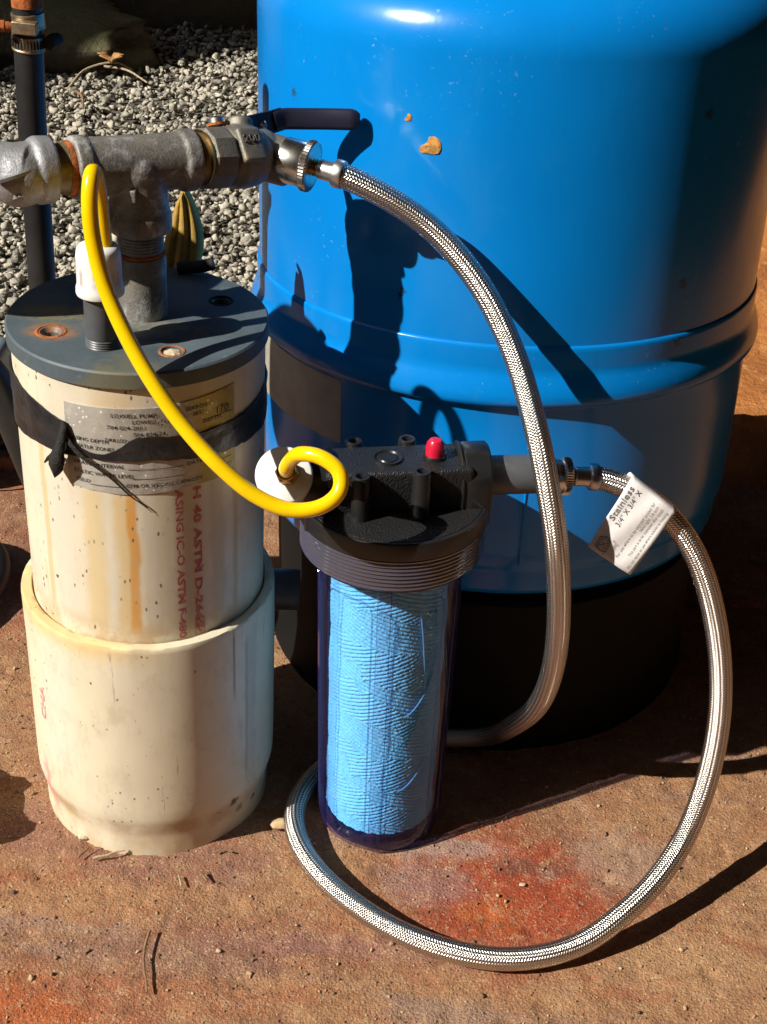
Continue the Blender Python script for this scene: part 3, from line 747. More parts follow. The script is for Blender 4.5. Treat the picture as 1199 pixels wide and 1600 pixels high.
def chip(a0, z0, pts, h, seed):
    P = np.array(pts); c0 = P.mean(0); V = []; F = []; m = len(P)
    rings = [(1.0, -.0002), (.96, .6 * h), (.7, h), (.35, h * .85)]
    for s_, hh_ in rings:
        for q in P:
            x, y = c0 + (q - c0) * s_; x *= -1 if False else 1
            t = R(a0) + x / RT; rr = RT + hh_ * (1 + .35 * math.sin(seed + x * 4000 + y * 2500))
            V.append((rr * math.cos(t), rr * math.sin(t), z0 + y))
    V.append((RT + h * .9) * np.array((math.cos(R(a0) + c0[0] / RT), math.sin(R(a0) + c0[0] / RT), 0)) + np.array((0, 0, z0 + c0[1])))
    for i in range(len(rings) - 1):
        for j in range(m): F.append((i * m + j, i * m + (j + 1) % m, (i + 1) * m + (j + 1) % m, (i + 1) * m + j))
    for j in range(m): F.append(((len(rings) - 1) * m + j, (len(rings) - 1) * m + (j + 1) % m, len(V) - 1))
    return V, F
def wpos(p):  # world -> (angle, z) on the tilted tank
    p = Vector((0, 0, CAM_H)) + .985 * (Vector(p) - Vector((0, 0, CAM_H))); q = (Matrix.Translation(TB) @ tank.rotation_euler.to_matrix().to_4x4() @ Matrix.Scale(.985, 4)).inverted() @ p; return math.degrees(math.atan2(q.y, q.x)), q.z
a_, z_ = wpos((.0149, .9527, .5032))
big_chip = [(-.0082, -.0045), (-.0060, -.0062), (-.001, -.0058), (.003, -.0062), (.0065, -.0050), (.0082, -.0018), (.0078, .0025), (.0055, .0052), (.002, .0064), (-.0012, .0055), (-.0022, .0020), (-.0040, .0004), (-.0072, -.0012)]
chip_o = mk('paint_chip', *chip(a_, z_, big_chip, .0013, 1), MAT['chip'], upper); chip_o['label'] = 'larger orange bare patch on the blue shell'
a_, z_ = wpos((-.0019, .9601, .5193))
mk('paint_chip', *chip(a_, z_, [(q[0] * .32, q[1] * .42) for q in big_chip][::1], .0009, 3), MAT['chip'], upper)['label'] = 'tiny tan bare patch on the blue shell'

SB = (.0949, 1.1155, 0)
stand = mk('tank_stand', *lathe([(.150, .1462), (.186, .1462), (.191, .143), (.192, .13), (.190, .04), (.193, .012), (.196, .002), (.196, -.006), (.15, -.006)], 128), MAT['stand'], loc=SB)
tag(stand, 'round black plastic base standing under the blue tank', 'stand')

# ================================================================== WELL CASING
CB = np.array([-.1704, .8627, 0.])
well = empty('well_casing', CB, 'weathered cream plastic well casing with grey cap and metal plate', 'well casing')
pipe = mk('casing_pipe', *lathe([(.078, .15), (.084, .15), (.084, .394), (.078, .394)], 128), MAT['casing'], well)
def rimw(r, z, t):
    if z > .19:
        n_ = float(fbm(np.array([math.cos(t) * 4, math.sin(t) * 4, r * 300]), 4, 31))
        return r + .0005 * n_, z + .0011 * n_
    if z < .01:
        n_ = float(fbm(np.array([math.cos(t) * 5, math.sin(t) * 5, r * 90]), 3, 37)); return r + .0006 * n_, z
    return r, z
sl_prof = [(.080, -.005), (.0878, -.005), (.0880, .006), (.0884, .016), (.0890, .022), (.0912, .030), (.0925, .037), (.0928, .048), (.0928, .10), (.0928, .16), (.0928, .1935), (.0926, .1965), (.0918, .198), (.0885, .1983), (.0855, .1980), (.0847, .1965), (.0845, .17)]
sleeve = mk('coupling_sleeve', *lathe(sl_prof, 192, wob=rimw), MAT['sleeve'], well, sharp=50)

mk('discharge_pipe', *off(lathe([(0, 0), (.0165, 0), (.0165, .055), (.0158, .058), (0, .058)], 40, org=(-.121, .925, .1455), axis=(1, .06, 0)), CB), MAT['grey_pvc'], well)

# cap with real bolt holes
def cap_mesh(holes, Ro=.0865, z0=.3950, z1=.4065, bev=.0012, n=128):
    bm = bmesh.new(); edges = []
    def loop(cx, cy, r, z, m):
        vs_ = [bm.verts.new((cx + r * math.cos(2 * math.pi * i / m), cy + r * math.sin(2 * math.pi * i / m), z)) for i in range(m)]
        es = [bm.edges.new((vs_[i], vs_[(i + 1) % m])) for i in range(m)]
        return vs_, es
    def bridge(a, b):
        m = len(a)
        for i in range(m): bm.faces.new((a[i], a[(i + 1) % m], b[(i + 1) % m], b[i]))
    top, e_ = loop(0, 0, Ro - bev, z1, n); edges += e_
    hl = []
    for (hx, hy, hr, dep) in holes:
        v_, e_ = loop(hx, hy, hr, z1, 28); edges += e_; hl.append((v_, hx, hy, hr, dep))
    bmesh.ops.triangle_fill(bm, use_beauty=True, use_dissolve=False, edges=edges)
    b1, _ = loop(0, 0, Ro, z1 - bev, n); b2, _ = loop(0, 0, Ro, z0 + .0006, n); b3, _ = loop(0, 0, Ro - .0006, z0, n); b4, _ = loop(0, 0, .070, z0, n)
    bridge(b1, top); bridge(b2, b1); bridge(b3, b2); bridge(b4, b3)
    for (v_, hx, hy, hr, dep) in hl:
        d1, _ = loop(hx, hy, hr * .72, z1 - dep * .3, 28); d2, _ = loop(hx, hy, hr * .66, z1 - dep, 28)
        bridge(v_, d1); bridge(d1, d2); bm.faces.new(d2)
    bmesh.ops.recalc_face_normals(bm, faces=bm.faces[:])
    bm.verts.index_update()
    V = [v.co[:] for v in bm.verts]; F = [tuple(v.index for v in f.verts) for f in bm.faces]; bm.free()
    return V, F
h1 = (-.221 - CB[0], .8299 - CB[1]); h2 = (-.1399 - CB[0], .8115 - CB[1]); h3 = (-.1194 - CB[0], .8945 - CB[1])
cap = mk('cap_plate', *cap_mesh([(*h1, .0072, .0095), (*h2, .0080, .004), (*h3, .0078, .005)]), MAT['cap'], well, sharp=30)
for (hx, hy), mt_, rr in ((h1, 'rust', .0104), (h2, 'darkrust', .0090), (h3, 'dark', .0088)):
    mk('bolt_hole', *lathe([(rr - .0022, .4064), (rr - .0018, .4071), (rr - .0006, .4070), (rr, .4064)], 40, org=(hx, hy, 0)), MAT[mt_], cap)
vv_, ff_ = lathe([(0, .4059), (.003, .4062), (.0052, .4056), (.0060, .4040)], 28, org=(*h2, 0))
vv_ = vv_ + np.stack([0 * vv_[:, 0], 0 * vv_[:, 0], .0009 * vnoise(vv_ * 500, 4)], -1)
mk('hole_plug', vv_, ff_, MAT['putty'], cap)['label'] = 'cream putty plug filling the front hole'

# tag plate with lettering
plate = mk('name_plate', *patch(.0841, .0005, -114, -34.6, lambda a: .3195 + .0012 * math.sin(a * .09), lambda a: .3812 + (.0045 * max(0, (a + 75) / 40)) - .001 * max(0, (-75 - a) / 40), 60, 8,
            edge=lambda a, z, f: .0003 * float(vnoise(np.array([a * .25, z * 160, 1.0]), 3))), MAT['plate'], well)
PR = .0841 + .0005 + .00035
txt = G()
def pl(s, a0, z0, size=.0036, sx=1.0): txt.add(wrap(text_mesh(s, size, sx, bold=.00003), PR, a0, z0))
def pline(a0, a1, z0): txt.add(wrap(strip(0, 0, R(a1 - a0) * PR, 0, .0004, 12), PR, a0, z0))
pl('LOWELL PUMP', -92.5, .3748, .0038, 1.15); pl('SEARCH', -60.5, .3763, .0038, 1.1)
pl('LOWELL, N.C.', -83.5, .3704, .0038, 1.1); pl('3837', -57.5, .3718, .0038, 1.15)
pl('704 824-2851', -94.5, .3662, .0038, 1.2); pl('7', -71.5, .3668, .0038)
pl('704 824-24', -83.5, .3615, .0038, 1.2)
pl('DEPTH', -52.5, .3650, .0038, 1.2); pline(-40.5, -36, .3672)
pl('DRILLED', -95.5, .3572, .0034, 1.1); pline(-85, -76, .3568); pl('TO', -74, .3570, .0034, 1.1); pline(-70.5, -62, .3576)
pl('CASING DEPTH', -112.5, .3552, .0036, 1.1); pl('WATER ZONES', -110, .3500, .0036, 1.1)
pl('GRAVEL INTERVAL', -111, .3378, .0037, 1.12); pline(-86, -62, .3372); pl('DATE', -60.5, .3368, .0037, 1.2); pline(-52.5, -37, .3388)
pl('STATIC WATER LEVEL', -111, .3310, .0037, 1.12); pline(-84.5, -62, .3302); pline(-46, -37, .3340)
pl('YIELD', -110.5, .3248, .0037, 1.12); pline(-103.5, -88.5, .3238); pl('GPM OR SPECIFIC CAPACITY', -87.5, .3240, .0037, 1.08); pline(-44.5, -37, .3290)
mk('lettering', *txt.out(), MAT['ink_black'], plate, smooth=False)
hand = G()
for s_, a0, zz, sz in (('170', -46.2, .3688, .0078), ('ft', -40.0, .3700, .0055)): hand.add(wrap(text_mesh(s_, sz, .9), PR + .0001, a0, zz))
hand.add(wrap(strip(0, 0, .013, .0012, .0005, 6), PR + .0001, -46.5, .3670))
mk('handwriting', *hand.out(), MAT['ink_black'], plate, smooth=False)

# red print on the pipe and pink on the sleeve
red = G()
red.add(wrap(text_mesh('H 40 ASTM D-2665', .0075, width=.116, bold=.00022), .0843, -57.5, .3195, 1))
red.add(wrap(text_mesh('ASING IC-O ASTM F-480', .0073, width=.121, bold=.00022), .0843, -66.0, .3190, 1))
for q in ((0, -.0006, .014, -.0006), (0, .0062, .014, .0062), (0, -.0006, 0, .0062), (.014, -.0006, .014, .0062)): red.add(wrap(strip(*q, .0004, 4), .0843, -57.5, .2125, 1))
red.add(wrap(text_mesh('NSF', .0042, width=.011), .0843, -56.6, .211, 1))
mk('red_lettering', *red.out(), MAT['ink_red'], pipe, smooth=False)
pk = G(); pk.add(wrap(text_mesh('CHA', .0092, width=.032, bold=.0003), .0931, -138.5, .103, -1))
mk('pink_lettering', *pk.out(), MAT['ink_pink'], sleeve, smooth=False)

# black tape band, torn at the left
kt = [(-180, .379), (-150, .3772), (-130, .3715), (-118, .3668), (-113, .3655), (-111, .3560), (-107, .3500), (-102, .3470), (-96, .3475), (-92, .3500), (-88, .3545), (-85, .3585), (-82, .3612), (-72, .3605), (-58, .3590), (-40, .3590), (-20, .3615), (-5, .3640), (40, .366), (120, .372), (180, .379)]
kb = [(-180, .345), (-150, .3400), (-130, .3415), (-116, .3425), (-100, .3435), (-75, .3438), (-58, .3415), (-40, .3395), (-20, .337), (-3, .3362), (40, .334), (120, .338), (180, .345)]
fi = lambda kk: (lambda a: float(np.interp(a, [q[0] for q in kk], [q[1] for q in kk])) + .0005 * float(fbm(np.array([a * .35, 2.0, 0]), 3, 8)))
def tedge(a, z, f): return .0005 * float(fbm(np.array([a * .12, z * 190, 3.0]), 3, 12)) + .0009 * max(0, 1 - abs(f - .62) / .06) * (1 if a < -114 else .35)
tape = mk('tape_band', *patch(.0848, .0009, -180, 180, fi(kb), fi(kt), 260, 10, edge=tedge), MAT['tape'], well, sharp=70)
# torn flap folded out and hanging down
def ribbon(rows, th=.0006):
    """rows: list of lists of points (same length) -> thick sheet"""
    A_ = np.array(rows, float); n, m, _ = A_.shape
    du = np.gradient(A_, axis=0); dv_ = np.gradient(A_, axis=1); N = np.cross(du, dv_); N /= np.linalg.norm(N, axis=-1)[..., None] + 1e-12
    V = np.concatenate([(A_ + N * th / 2).reshape(-1, 3), (A_ - N * th / 2).reshape(-1, 3)]); F = []; s_ = n * m
    for i in range(n - 1):
        for j in range(m - 1):
            a, b, c2, d = i * m + j, i * m + j + 1, (i + 1) * m + j + 1, (i + 1) * m + j
            F += [(a, d, c2, b), (a + s_, b + s_, c2 + s_, d + s_)]
    for i in range(n - 1):
        for j in (0, m - 1):
            a, d = i * m + j, (i + 1) * m + j
            F.append((a, a + s_, d + s_, d) if j == 0 else (a, d, d + s_, a + s_))
    for j in range(m - 1):
        for i in (0, n - 1):
            a, b = i * m + j, i * m + j + 1
            F.append((a, b, b + s_, a + s_) if i == 0 else (a, a + s_, b + s_, b))
    return V, F
def cyl(a, r, z): return np.array((r * math.cos(R(a)), r * math.sin(R(a)), z))
flap = [[cyl(-114.5, .0862, .3668), cyl(-113.3, .0866, .3670), cyl(-112.3, .0868, .3655)],
        [cyl(-115.2, .0890, .3600), cyl(-113.4, .0905, .3600), cyl(-111.6, .0888, .3590)],
        [cyl(-116.0, .0905, .3530), cyl(-114.0, .0935, .3525), cyl(-111.8, .0905, .3520)],
        [cyl(-118.0, .0915, .3460), cyl(-115.2, .0950, .3450), cyl(-112.0, .0920, .3455)],
        [cyl(-119.8, .0920, .3400), cyl(-116.0, .0955, .3385), cyl(-111.8, .0925, .3400)],
        [cyl(-120.5, .0915, .3345), cyl(-116.5, .0945, .3320), cyl(-113.0, .0920, .3345)],
        [cyl(-119.0, .0908, .3318), cyl(-117.0, .0930, .3270), cyl(-115.5, .0915, .3300)]]
mk('torn_flap', *ribbon(flap, .0009), MAT['tape_torn'], tape, sharp=None)['label'] = 'torn tape end curling out and hanging down'
mk('torn_flap', *ribbon([[cyl(-117.5, .0895, .3430), cyl(-119.0, .0905, .3440)], [cyl(-121, .0900, .3370), cyl(-122.0, .0912, .3385)], [cyl(-124.5, .0890, .3322), cyl(-124.8, .0896, .3328)]], .0008), MAT['tape_torn'], tape, sharp=None)
thr = [cyl(-112, .0885, .3560), cyl(-106, .0900, .3475), cyl(-99, .0888, .3400), cyl(-92, .0872, .3300), cyl(-86, .0862, .3190), cyl(-80, .0853, .3105), cyl(-76.5, .0850, .3045)]
pth = spline(thr, .002); sca = np.linspace(1, .12, len(pth))
mk('dark_strand', *sweep(pth, [(-.0016, -.0002), (.0016, -.0002), (.0016, .0002), (-.0016, .0002)], upv=(0, -1, 0), scale=sca), MAT['tape_torn'], tape)  # thin tapered dark ribbon set just off the plate and casing
thr2 = [cyl(-88, .0868, .3235), cyl(-84, .0860, .3160), cyl(-80.5, .0856, .3120), cyl(-78.5, .0853, .3085)]
mk('dark_strand', *tube(thr2, .00035, 6, .002), MAT['tape_torn'], tape)

# ================================================================== GALVANISED TEE
TBs = np.array([-.1675, .8665, .4065])
tee = empty('pipe_tee', TBs, 'grey galvanized pipe tee on the riser above the well cap', 'pipe fitting')
def W(VF): return off(VF, TBs)
T0 = np.array([-.2049, .845, .5105]); T1 = np.array([-.1353, .888, .5062]); TC = np.array([-.1690, .8670, .5085]); dT = (T1 - T0) / np.linalg.norm(T1 - T0)
def remeshed(o, vox=.0008, it=6):
    m = o.modifiers.new('remesh', 'REMESH'); m.mode = 'VOXEL'; m.voxel_size = vox; m.use_smooth_shade = True
    s_ = o.modifiers.new('smooth', 'SMOOTH'); s_.factor = .5; s_.iterations = it
    return o
riser = mk('riser_coupling', *W(lathe([(.0, .4062), (.0158, .4062), (.0160, .410), (.0160, .4445), (.0154, .4485), (.0130, .4495), (0, .4495)], 48, org=(TBs[0], TBs[1], 0))), MAT['galv'], tee)
mk('rust_ring', *W(lathe([(.012, .4492), (.0158, .4492), (.0155, .4512), (.0140, .4520), (.012, .452)], 40, org=(TBs[0], TBs[1], 0))), MAT['rust'], riser)
nip = [(.0146, .4515)]
for i in range(6): z_ = .4535 + i * .0021; nip += [(.0149, z_), (.0143, z_ + .001)]
mk('threaded_nipple', *W(lathe([(0, .4515)] + nip + [(.0146, .4668), (0, .4668)], 48, org=(TBs[0], TBs[1], 0))), MAT['galv'], tee)
mk('rust_ring', *W(lathe([(.013, .4636), (.0154, .4638), (.0157, .4655), (.013, .4658)], 40, org=(TBs[0], TBs[1], 0))), MAT['rust'], tee)
g = G()
colp = [(0, .4648), (.0185, .4648), (.0203, .4664), (.0207, .471), (.0204, .4765), (.0192, .480), (.0185, .487), (.0185, .508), (0, .508)]
g.add(lathe(colp, 56, org=(TBs[0], TBs[1], 0)))
runp = [(0, 0), (.0175, 0), (.0194, .0012), (.0196, .0085), (.0190, .0100), (.0180, .0112), (.0178, .0415), (.0180, .0700), (.0190, .0715), (.0197, .073), (.0197, .081), (.0180, .0818), (0, .0818)]
g.add(lathe(runp, 56, org=T0, axis=dT))
v_, f_ = ico(3); g.add((v_ * np.array([.0192, .0192, .0188]) + TC + np.array([0, -.0015, -.004]), f_))
remeshed(mk('tee_body', *W(g.out()), MAT['galv'], tee), .0008, 5)
mk('cast_mark', *W(box((-.004 - .165, .8438, .4905), (.0 - .165, .8490, .4985), .001)), MAT['galv'], tee)
mk('rusty_nipple', *W(lathe([(0, 0), (.0150, 0), (.0154, .004), (.0158, .0075), (.0164, .0076), (.0164, .0125), (0, .0125)], 40, org=T0 - dT * .0118, axis=dT)), MAT['thread'], tee)
mk('rust_ring', *W(lathe([(.013, 0), (.0166, 0), (.0170, .0022), (.0166, .0036), (.013, .0036)], 40, org=T0 - dT * .0036, axis=dT)), MAT['rust'], tee)

# elbow on the left
EL = T0 - dT * .0115
elb = empty('pipe_elbow', EL, 'mottled grey zinc pipe elbow at the left edge behind the yellow tube', 'pipe fitting')
E_ = lambda VF: off(VF, EL)
g = G()
g.add(lathe([(0, 0), (.0185, 0), (.0202, .0012), (.0206, .010), (.0195, .0125), (.0178, .014), (.0172, .024), (.0165, .030), (0, .030)], 48, org=EL, axis=-dT))
g.add(lathe([(0, -.01), (.0172, -.01), (.0178, .015), (.0195, .016), (.0195, .028), (.0165, .029), (.0165, .115), (0, .115)], 48, org=EL - dT * .024, axis=(-1, .02, .01)))
v_, f_ = ico(3); g.add((v_ * np.array([.0195, .0185, .0185]) + EL - dT * .020 + np.array([0, -.003, -.002]), f_))
remeshed(mk('elbow_body', *E_(g.out()), MAT['zinc'], elb), .0009, 3)
sh = [EL - dT * .010 + np.array([0, -.0192, .006]), EL - dT * .020 + np.array([0, -.0210, .0035]), EL - dT * .030 + np.array([0, -.0190, .001])]
mk('cast_rib', *E_(sweep(spline(sh, .003), [(-.001, -.003), (.001, -.003), (.001, .003), (-.001, .003)], upv=(0, -1, 0))), MAT['zinc'], elb)
mk('cast_mark', *E_(lathe([(.0045, 0), (.0032, .002), (0, .0022)], 3, org=EL - dT * .016 + np.array([-.001, -.0208, -.008]), axis=(-.35, -.9, .15))), MAT['zinc'], elb, smooth=False)

ACp = np.array([-.385, .826, .517])  # chamber added out of view to throw shade on the cap and tank
ach = empty('shade_chamber', ACp, 'added grey chamber out of view, casting shade on cap and tank', 'air chamber')
mk('chamber_shell', *lathe([(0, .008), (.040, .010), (.054, .020), (.058, .034), (.058, .068), (.054, .082), (.040, .092), (0, .096)], 64), MAT['zinc'], ach)
mk('chamber_stem', *lathe([(0, -.022), (.018, -.022), (.018, .012), (0, .012)], 32), MAT['galv'], ach)

# ================================================================== BALL VALVE
V0 = np.array([-.1318, .8895, .5065]); V1 = np.array([-.0955, .9205, .5007]); dV = (V1 - V0) / np.linalg.norm(V1 - V0)
valve = empty('ball_valve', V0, 'cast grey ball valve with navy lever handle on the tee', 'valve')
Vv = lambda VF: off(VF, V0)
mk('threaded_nipple', *Vv(lathe([(0, -.006), (.0158, -.006), (.0166, -.003), (.0160, .0), (.0166, .003), (0, .003)], 40, org=V0, axis=dV)), MAT['thread'], valve)
mk('thread_seal', *Vv(lathe([(.0150, 0), (.0185, .0002), (.0180, .0018), (.0150, .0022)], 40, org=V0 - dV * .001, axis=dV)), MAT['brass'], valve)
g = G()
g.add(lathe([(0, .001), (.0180, .001), (.0198, .0028), (.0203, .005), (.0203, .0165), (.0195, .018), (.0175, .0185), (.0165, .020), (0, .020)], 10, org=V0, axis=dV, ngon_phase=.5))
mk('hex_end', *Vv(g.out()), MAT['valve'], valve, sharp=25)
g = G()
g.add(lathe([(0, .017), (.0165, .0175), (.0188, .020), (.0206, .026), (.0206, .034), (.0192, .042), (.0165, .047), (0, .048)], 48, org=V0, axis=dV))
up_b = np.array([-.05, .25, .97]); up_b -= dV * (up_b @ dV); up_b /= np.linalg.norm(up_b)
g.add(lathe([(0, 0), (.0085, 0), (.0085, .024), (.0075, .0255), (0, .0255)], 32, org=V0 + dV * .031, axis=up_b + np.array([0, .45, 0])))
remeshed(mk('valve_body', *Vv(g.out()), MAT['valve'], valve), .0008, 4)
# raised flat pad with the pressure rating
fr_n = np.array([-.2, -.85, .52]); fr_n -= dV * (fr_n @ dV); fr_n /= np.linalg.norm(fr_n)
up_p = np.cross(dV, fr_n) * -1
if up_p[2] < 0: up_p = -up_p
pc = V0 + dV * .0290 + fr_n * .0196
M4 = Matrix((Vector(dV), Vector(up_p), Vector(fr_n))).transposed().to_4x4(); M4.translation = Vector(pc)
mk('rating_pad', *Vv(box((-.0088, -.012, -.008), (.0088, .0115, .0016), .0026, M4)), MAT['valve'], valve)
tx = G()
for s_, yy, sz in (('200', .0008, .0078),):
    v_, f_ = text_mesh(s_, sz, 1.1, 'CENTER'); tx.add((v_ + np.array([0, yy, .0016]), f_))
    # side walls: extrude by adding a second layer just above
Vt, Ft = tx.out()
o_t = mk('rating_lettering', *Vv(((np.c_[Vt, np.ones(len(Vt))] @ np.array(M4).T)[:, :3], Ft)), MAT['valve'], valve, smooth=False)
so = o_t.modifiers.new('relief', 'SOLIDIFY'); so.thickness = .0009; so.offset = 1
# spout towards the hose
S0 = V1 + np.array([-.002, .002, .0005]); S1 = np.array([-.0833, .9235, .4974]); dS = np.array([-.0653, .918, .4955]) - np.array([-.0833, .9235, .4974]); dS /= np.linalg.norm(dS)
g = G(); v_, f_ = ico(3); g.add((v_ * .0172 + S0, f_)); g.add(lathe([(0, -.012), (.0162, -.012), (.0160, .006), (.0150, .0075), (0, .0075)], 48, org=S1, axis=dS))
remeshed(mk('outlet_elbow', *Vv(g.out()), MAT['valve'], valve), .0008, 4)
# stem, nut, handle
ST = np.array([-.1110, .921, .5165]); axs = np.array([-.10, .55, .83]); axs /= np.linalg.norm(axs)
mk('stem_nut', *Vv(lathe([(0, 0), (.0062, 0), (.0062, .0048), (.0052, .006), (0, .006)], 6, org=ST + axs * .0015, axis=axs)), MAT['grey_pvc'], valve, sharp=25)
mk('stem_nut', *Vv(lathe([(0, 0), (.0055, 0), (.0055, .004), (.003, .0055), (0, .0058)], 20, org=np.array([-.1235, .915, .5215]), axis=(-.2, .4, .9))), MAT['ferrule'], valve)
mk('rust_ring', *Vv(lathe([(.004, 0), (.0066, 0), (.0068, .0015), (.004, .0018)], 24, org=np.array([-.1235, .915, .5208]), axis=(-.2, .4, .9))), MAT['rust'], valve)
hp = np.array([(-.1100, .9260, .5160), (-.1024, .9380, .5148), (-.0965, .9440, .5150), (-.0910, .9500, .5150), (-.0852, .9560, .5156)])
hd = mk('handle', *Vv(sweep(spline(hp, .002), [(-.0012, -.0075), (.0012, -.0075), (.0012, .0075), (-.0012, .0075)], fixed_up=True, upv=(0, .25, 1))), MAT['vinyl'], valve, sharp=25)
gp = spline([(-.0905, .9505, .5150), (-.0852, .9558, .5156), (-.0724, .9590, .5155), (-.0551, .9605, .5160), (-.0425, .9605, .5165), (-.0320, .9605, .5169)], .0022)
scl = np.ones(len(gp)); scl[-1] = .55; scl[-2] = .86; scl[0] = .9
secg = [(-.0036, -.0047), (-.0026, -.0066), (0, -.0072), (.0026, -.0066), (.0036, -.0045), (.0036, .0045), (.0026, .0066), (0, .0072), (-.0026, .0066), (-.0036, .0045)]
mk('grip', *Vv(sweep(gp, secg, fixed_up=True, upv=(0, .25, 1), scale=scl)), MAT['vinyl'], hd, sharp=55)
mk('rivet', *Vv(lathe([(0, .0012), (.002, .001), (.003, 0)], 20, org=np.array([-.0958, .9425, .5145]), axis=(.6, -.75, .2))), MAT['chrome'], hd)

# ================================================================== BRAIDED HOSE
HB = np.array([.05, .70, 0.])
hose = empty('braided_hose', HB, 'long braided stainless hose looping from the valve round to the filter', 'hose')
Hh = lambda VF: off(VF, HB)
zr = .0085 + .0005
HP = [(-.0461, .910, .4957), (-.0298, .909, .4909), (-.0124, .910, .4825), (.0052, .912, .4718), (.0233, .912, .4594), (.0512, .902, .4331), (.0640, .893, .4181), (.0752, .882, .4011), (.0857, .865, .3836), (.0947, .846, .3626), (.1019, .828, .3442), (.1085, .816, .3214), (.1133, .808, .3040), (.1178, .803, .2845), (.1260, .805, .2304), (.1294, .812, .1793), (.1262, .833, .1223), (.1135, .868, .0700), (.0960, .912, .0180), (.0658, .9180, zr), (.035, .9130, zr), (.0, .9020, zr), (-.028, .8820, zr), (-.0475, .8540, zr), (-.0570, .8181, zr), (-.0478, .781, zr), (-.026, .7482, zr), (-.0011, .7252, zr), (.0275, .7052, zr), (.0642, .6905, zr), (.1004, .6850, zr), (.1335, .690, .0100),
      (.1649, .7030, .0135), (.1853, .7150, .0250), (.2072, .7340, .0326), (.2242, .752, .0446), (.2362, .767, .0566), (.2495, .788, .0951), (.2538, .806, .1414), (.2484, .822, .1874), (.2363, .834, .2289), (.2210, .843, .2603), (.2027, .850, .2814), (.1832, .855, .2954), (.1645, .8575, .3031), (.1507, .8578, .3056), (.1424, .8575, .3067)]
hsp = spline(HP, .0035)
for _ in range(22): hsp[4:-4] = (hsp[3:-5] + 2 * hsp[4:-4] + hsp[5:-3]) / 4
V_, F_, UV_ = sweep(hsp, circ(.0083, 40), cap=False, want_uv=True)
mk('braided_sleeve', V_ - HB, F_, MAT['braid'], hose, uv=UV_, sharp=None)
def hose_end(p, d, sc_, nut_at):
    """p: hose end, d: direction away from the hose towards its nut"""
    d = np.asarray(d, float); d /= np.linalg.norm(d)
    fe = mk('ferrule', *Hh(lathe([(.0070, -.0065), (.0092, -.0065), (.0095, -.0055), (.0095, -.0010), (.0088, 0), (.0072, .0004), (.0068, .002), (.0067, .0100), (.0060, .0108), (0, .0108)], 40, org=p, axis=d)), MAT['ferrule'], hose)
    mk('tail_piece', *Hh(lathe([(0, .0105), (.0052, .0105), (.0058, .0115), (.0052, .0125), (.0058, .0135), (.0052, .0145), (.0056, .0205), (0, .0205)], 32, org=p, axis=d)), MAT['brass'], hose)
    nt = mk('coupling_nut', *Hh(lathe([(.005, 0), (.0150 * sc_, 0), (.0157 * sc_, .001), (.0157 * sc_, .0155), (.0153 * sc_, .0170), (.013 * sc_, .0175)], 48, org=p + d * nut_at, axis=d)), MAT['chrome'], hose)
    n = 96; V = []; F = []
    for r_, z_ in ((.0140, -.0042), (.0166, -.0040), (.0172, -.0030), (.0172, .0004), (.0166, .0012), (.0150, .0012)):
        for j in range(n):
            t = 2 * math.pi * j / n; rr = r_ * sc_ + (.0006 if j % 2 and r_ > .0165 else 0); V.append((rr * math.cos(t), rr * math.sin(t), z_))
    for i in range(5):
        for j in range(n): F.append((i * n + j, i * n + (j + 1) % n, (i + 1) * n + (j + 1) % n, (i + 1) * n + j))
    F.append(tuple(range(n - 1, -1, -1)))
    mk('knurled_ring', *Hh((np.array(V) @ frame(d) + p + d * nut_at, F)), MAT['chrome'], nt, smooth=False)
hose_end(np.array(HP[0]) + np.array([.0002, 0, 0]), -dS, .96, .0190)
hose_end(np.array([.1415, .8573, .3068]), (-.98, -.17, .07), .74, .0185)

# paper tag wrapped on the hose near the filter
TA = [np.array(q) for q in ((.1681, .8440, .3150), (.2010, .8350, .2945), (.1746, .8210, .2504), (.1430, .8280, .2682))]   # top, right, bottom, left
tagE = empty('hose_tag', (.17, .815, .29), 'white printed paper tag wrapped round the hose right of the filter', 'tag')
TB0 = np.array((.17, .815, .29))
ex = TA[1] - TA[0]; ey = TA[3] - TA[0]
def tagp(u, v, lift=0.0):
    p = TA[0] * (1 - u) * (1 - v) + TA[1] * u * (1 - v) + TA[2] * u * v + TA[3] * (1 - u) * v
    nrm = np.cross(ex, ey); nrm /= np.linalg.norm(nrm)
    if nrm[1] > 0: nrm = -nrm
    wv = .0030 * math.sin(u * 2.9 + v * 1.3) * v + .0014 * math.sin(v * 5 + u * 3) + .0007 * math.sin(u * 11 + v * 6)
    return p + nrm * (wv + lift)
rows = [[tagp(i / 14, j / 14) for j in range(15)] for i in range(15)]
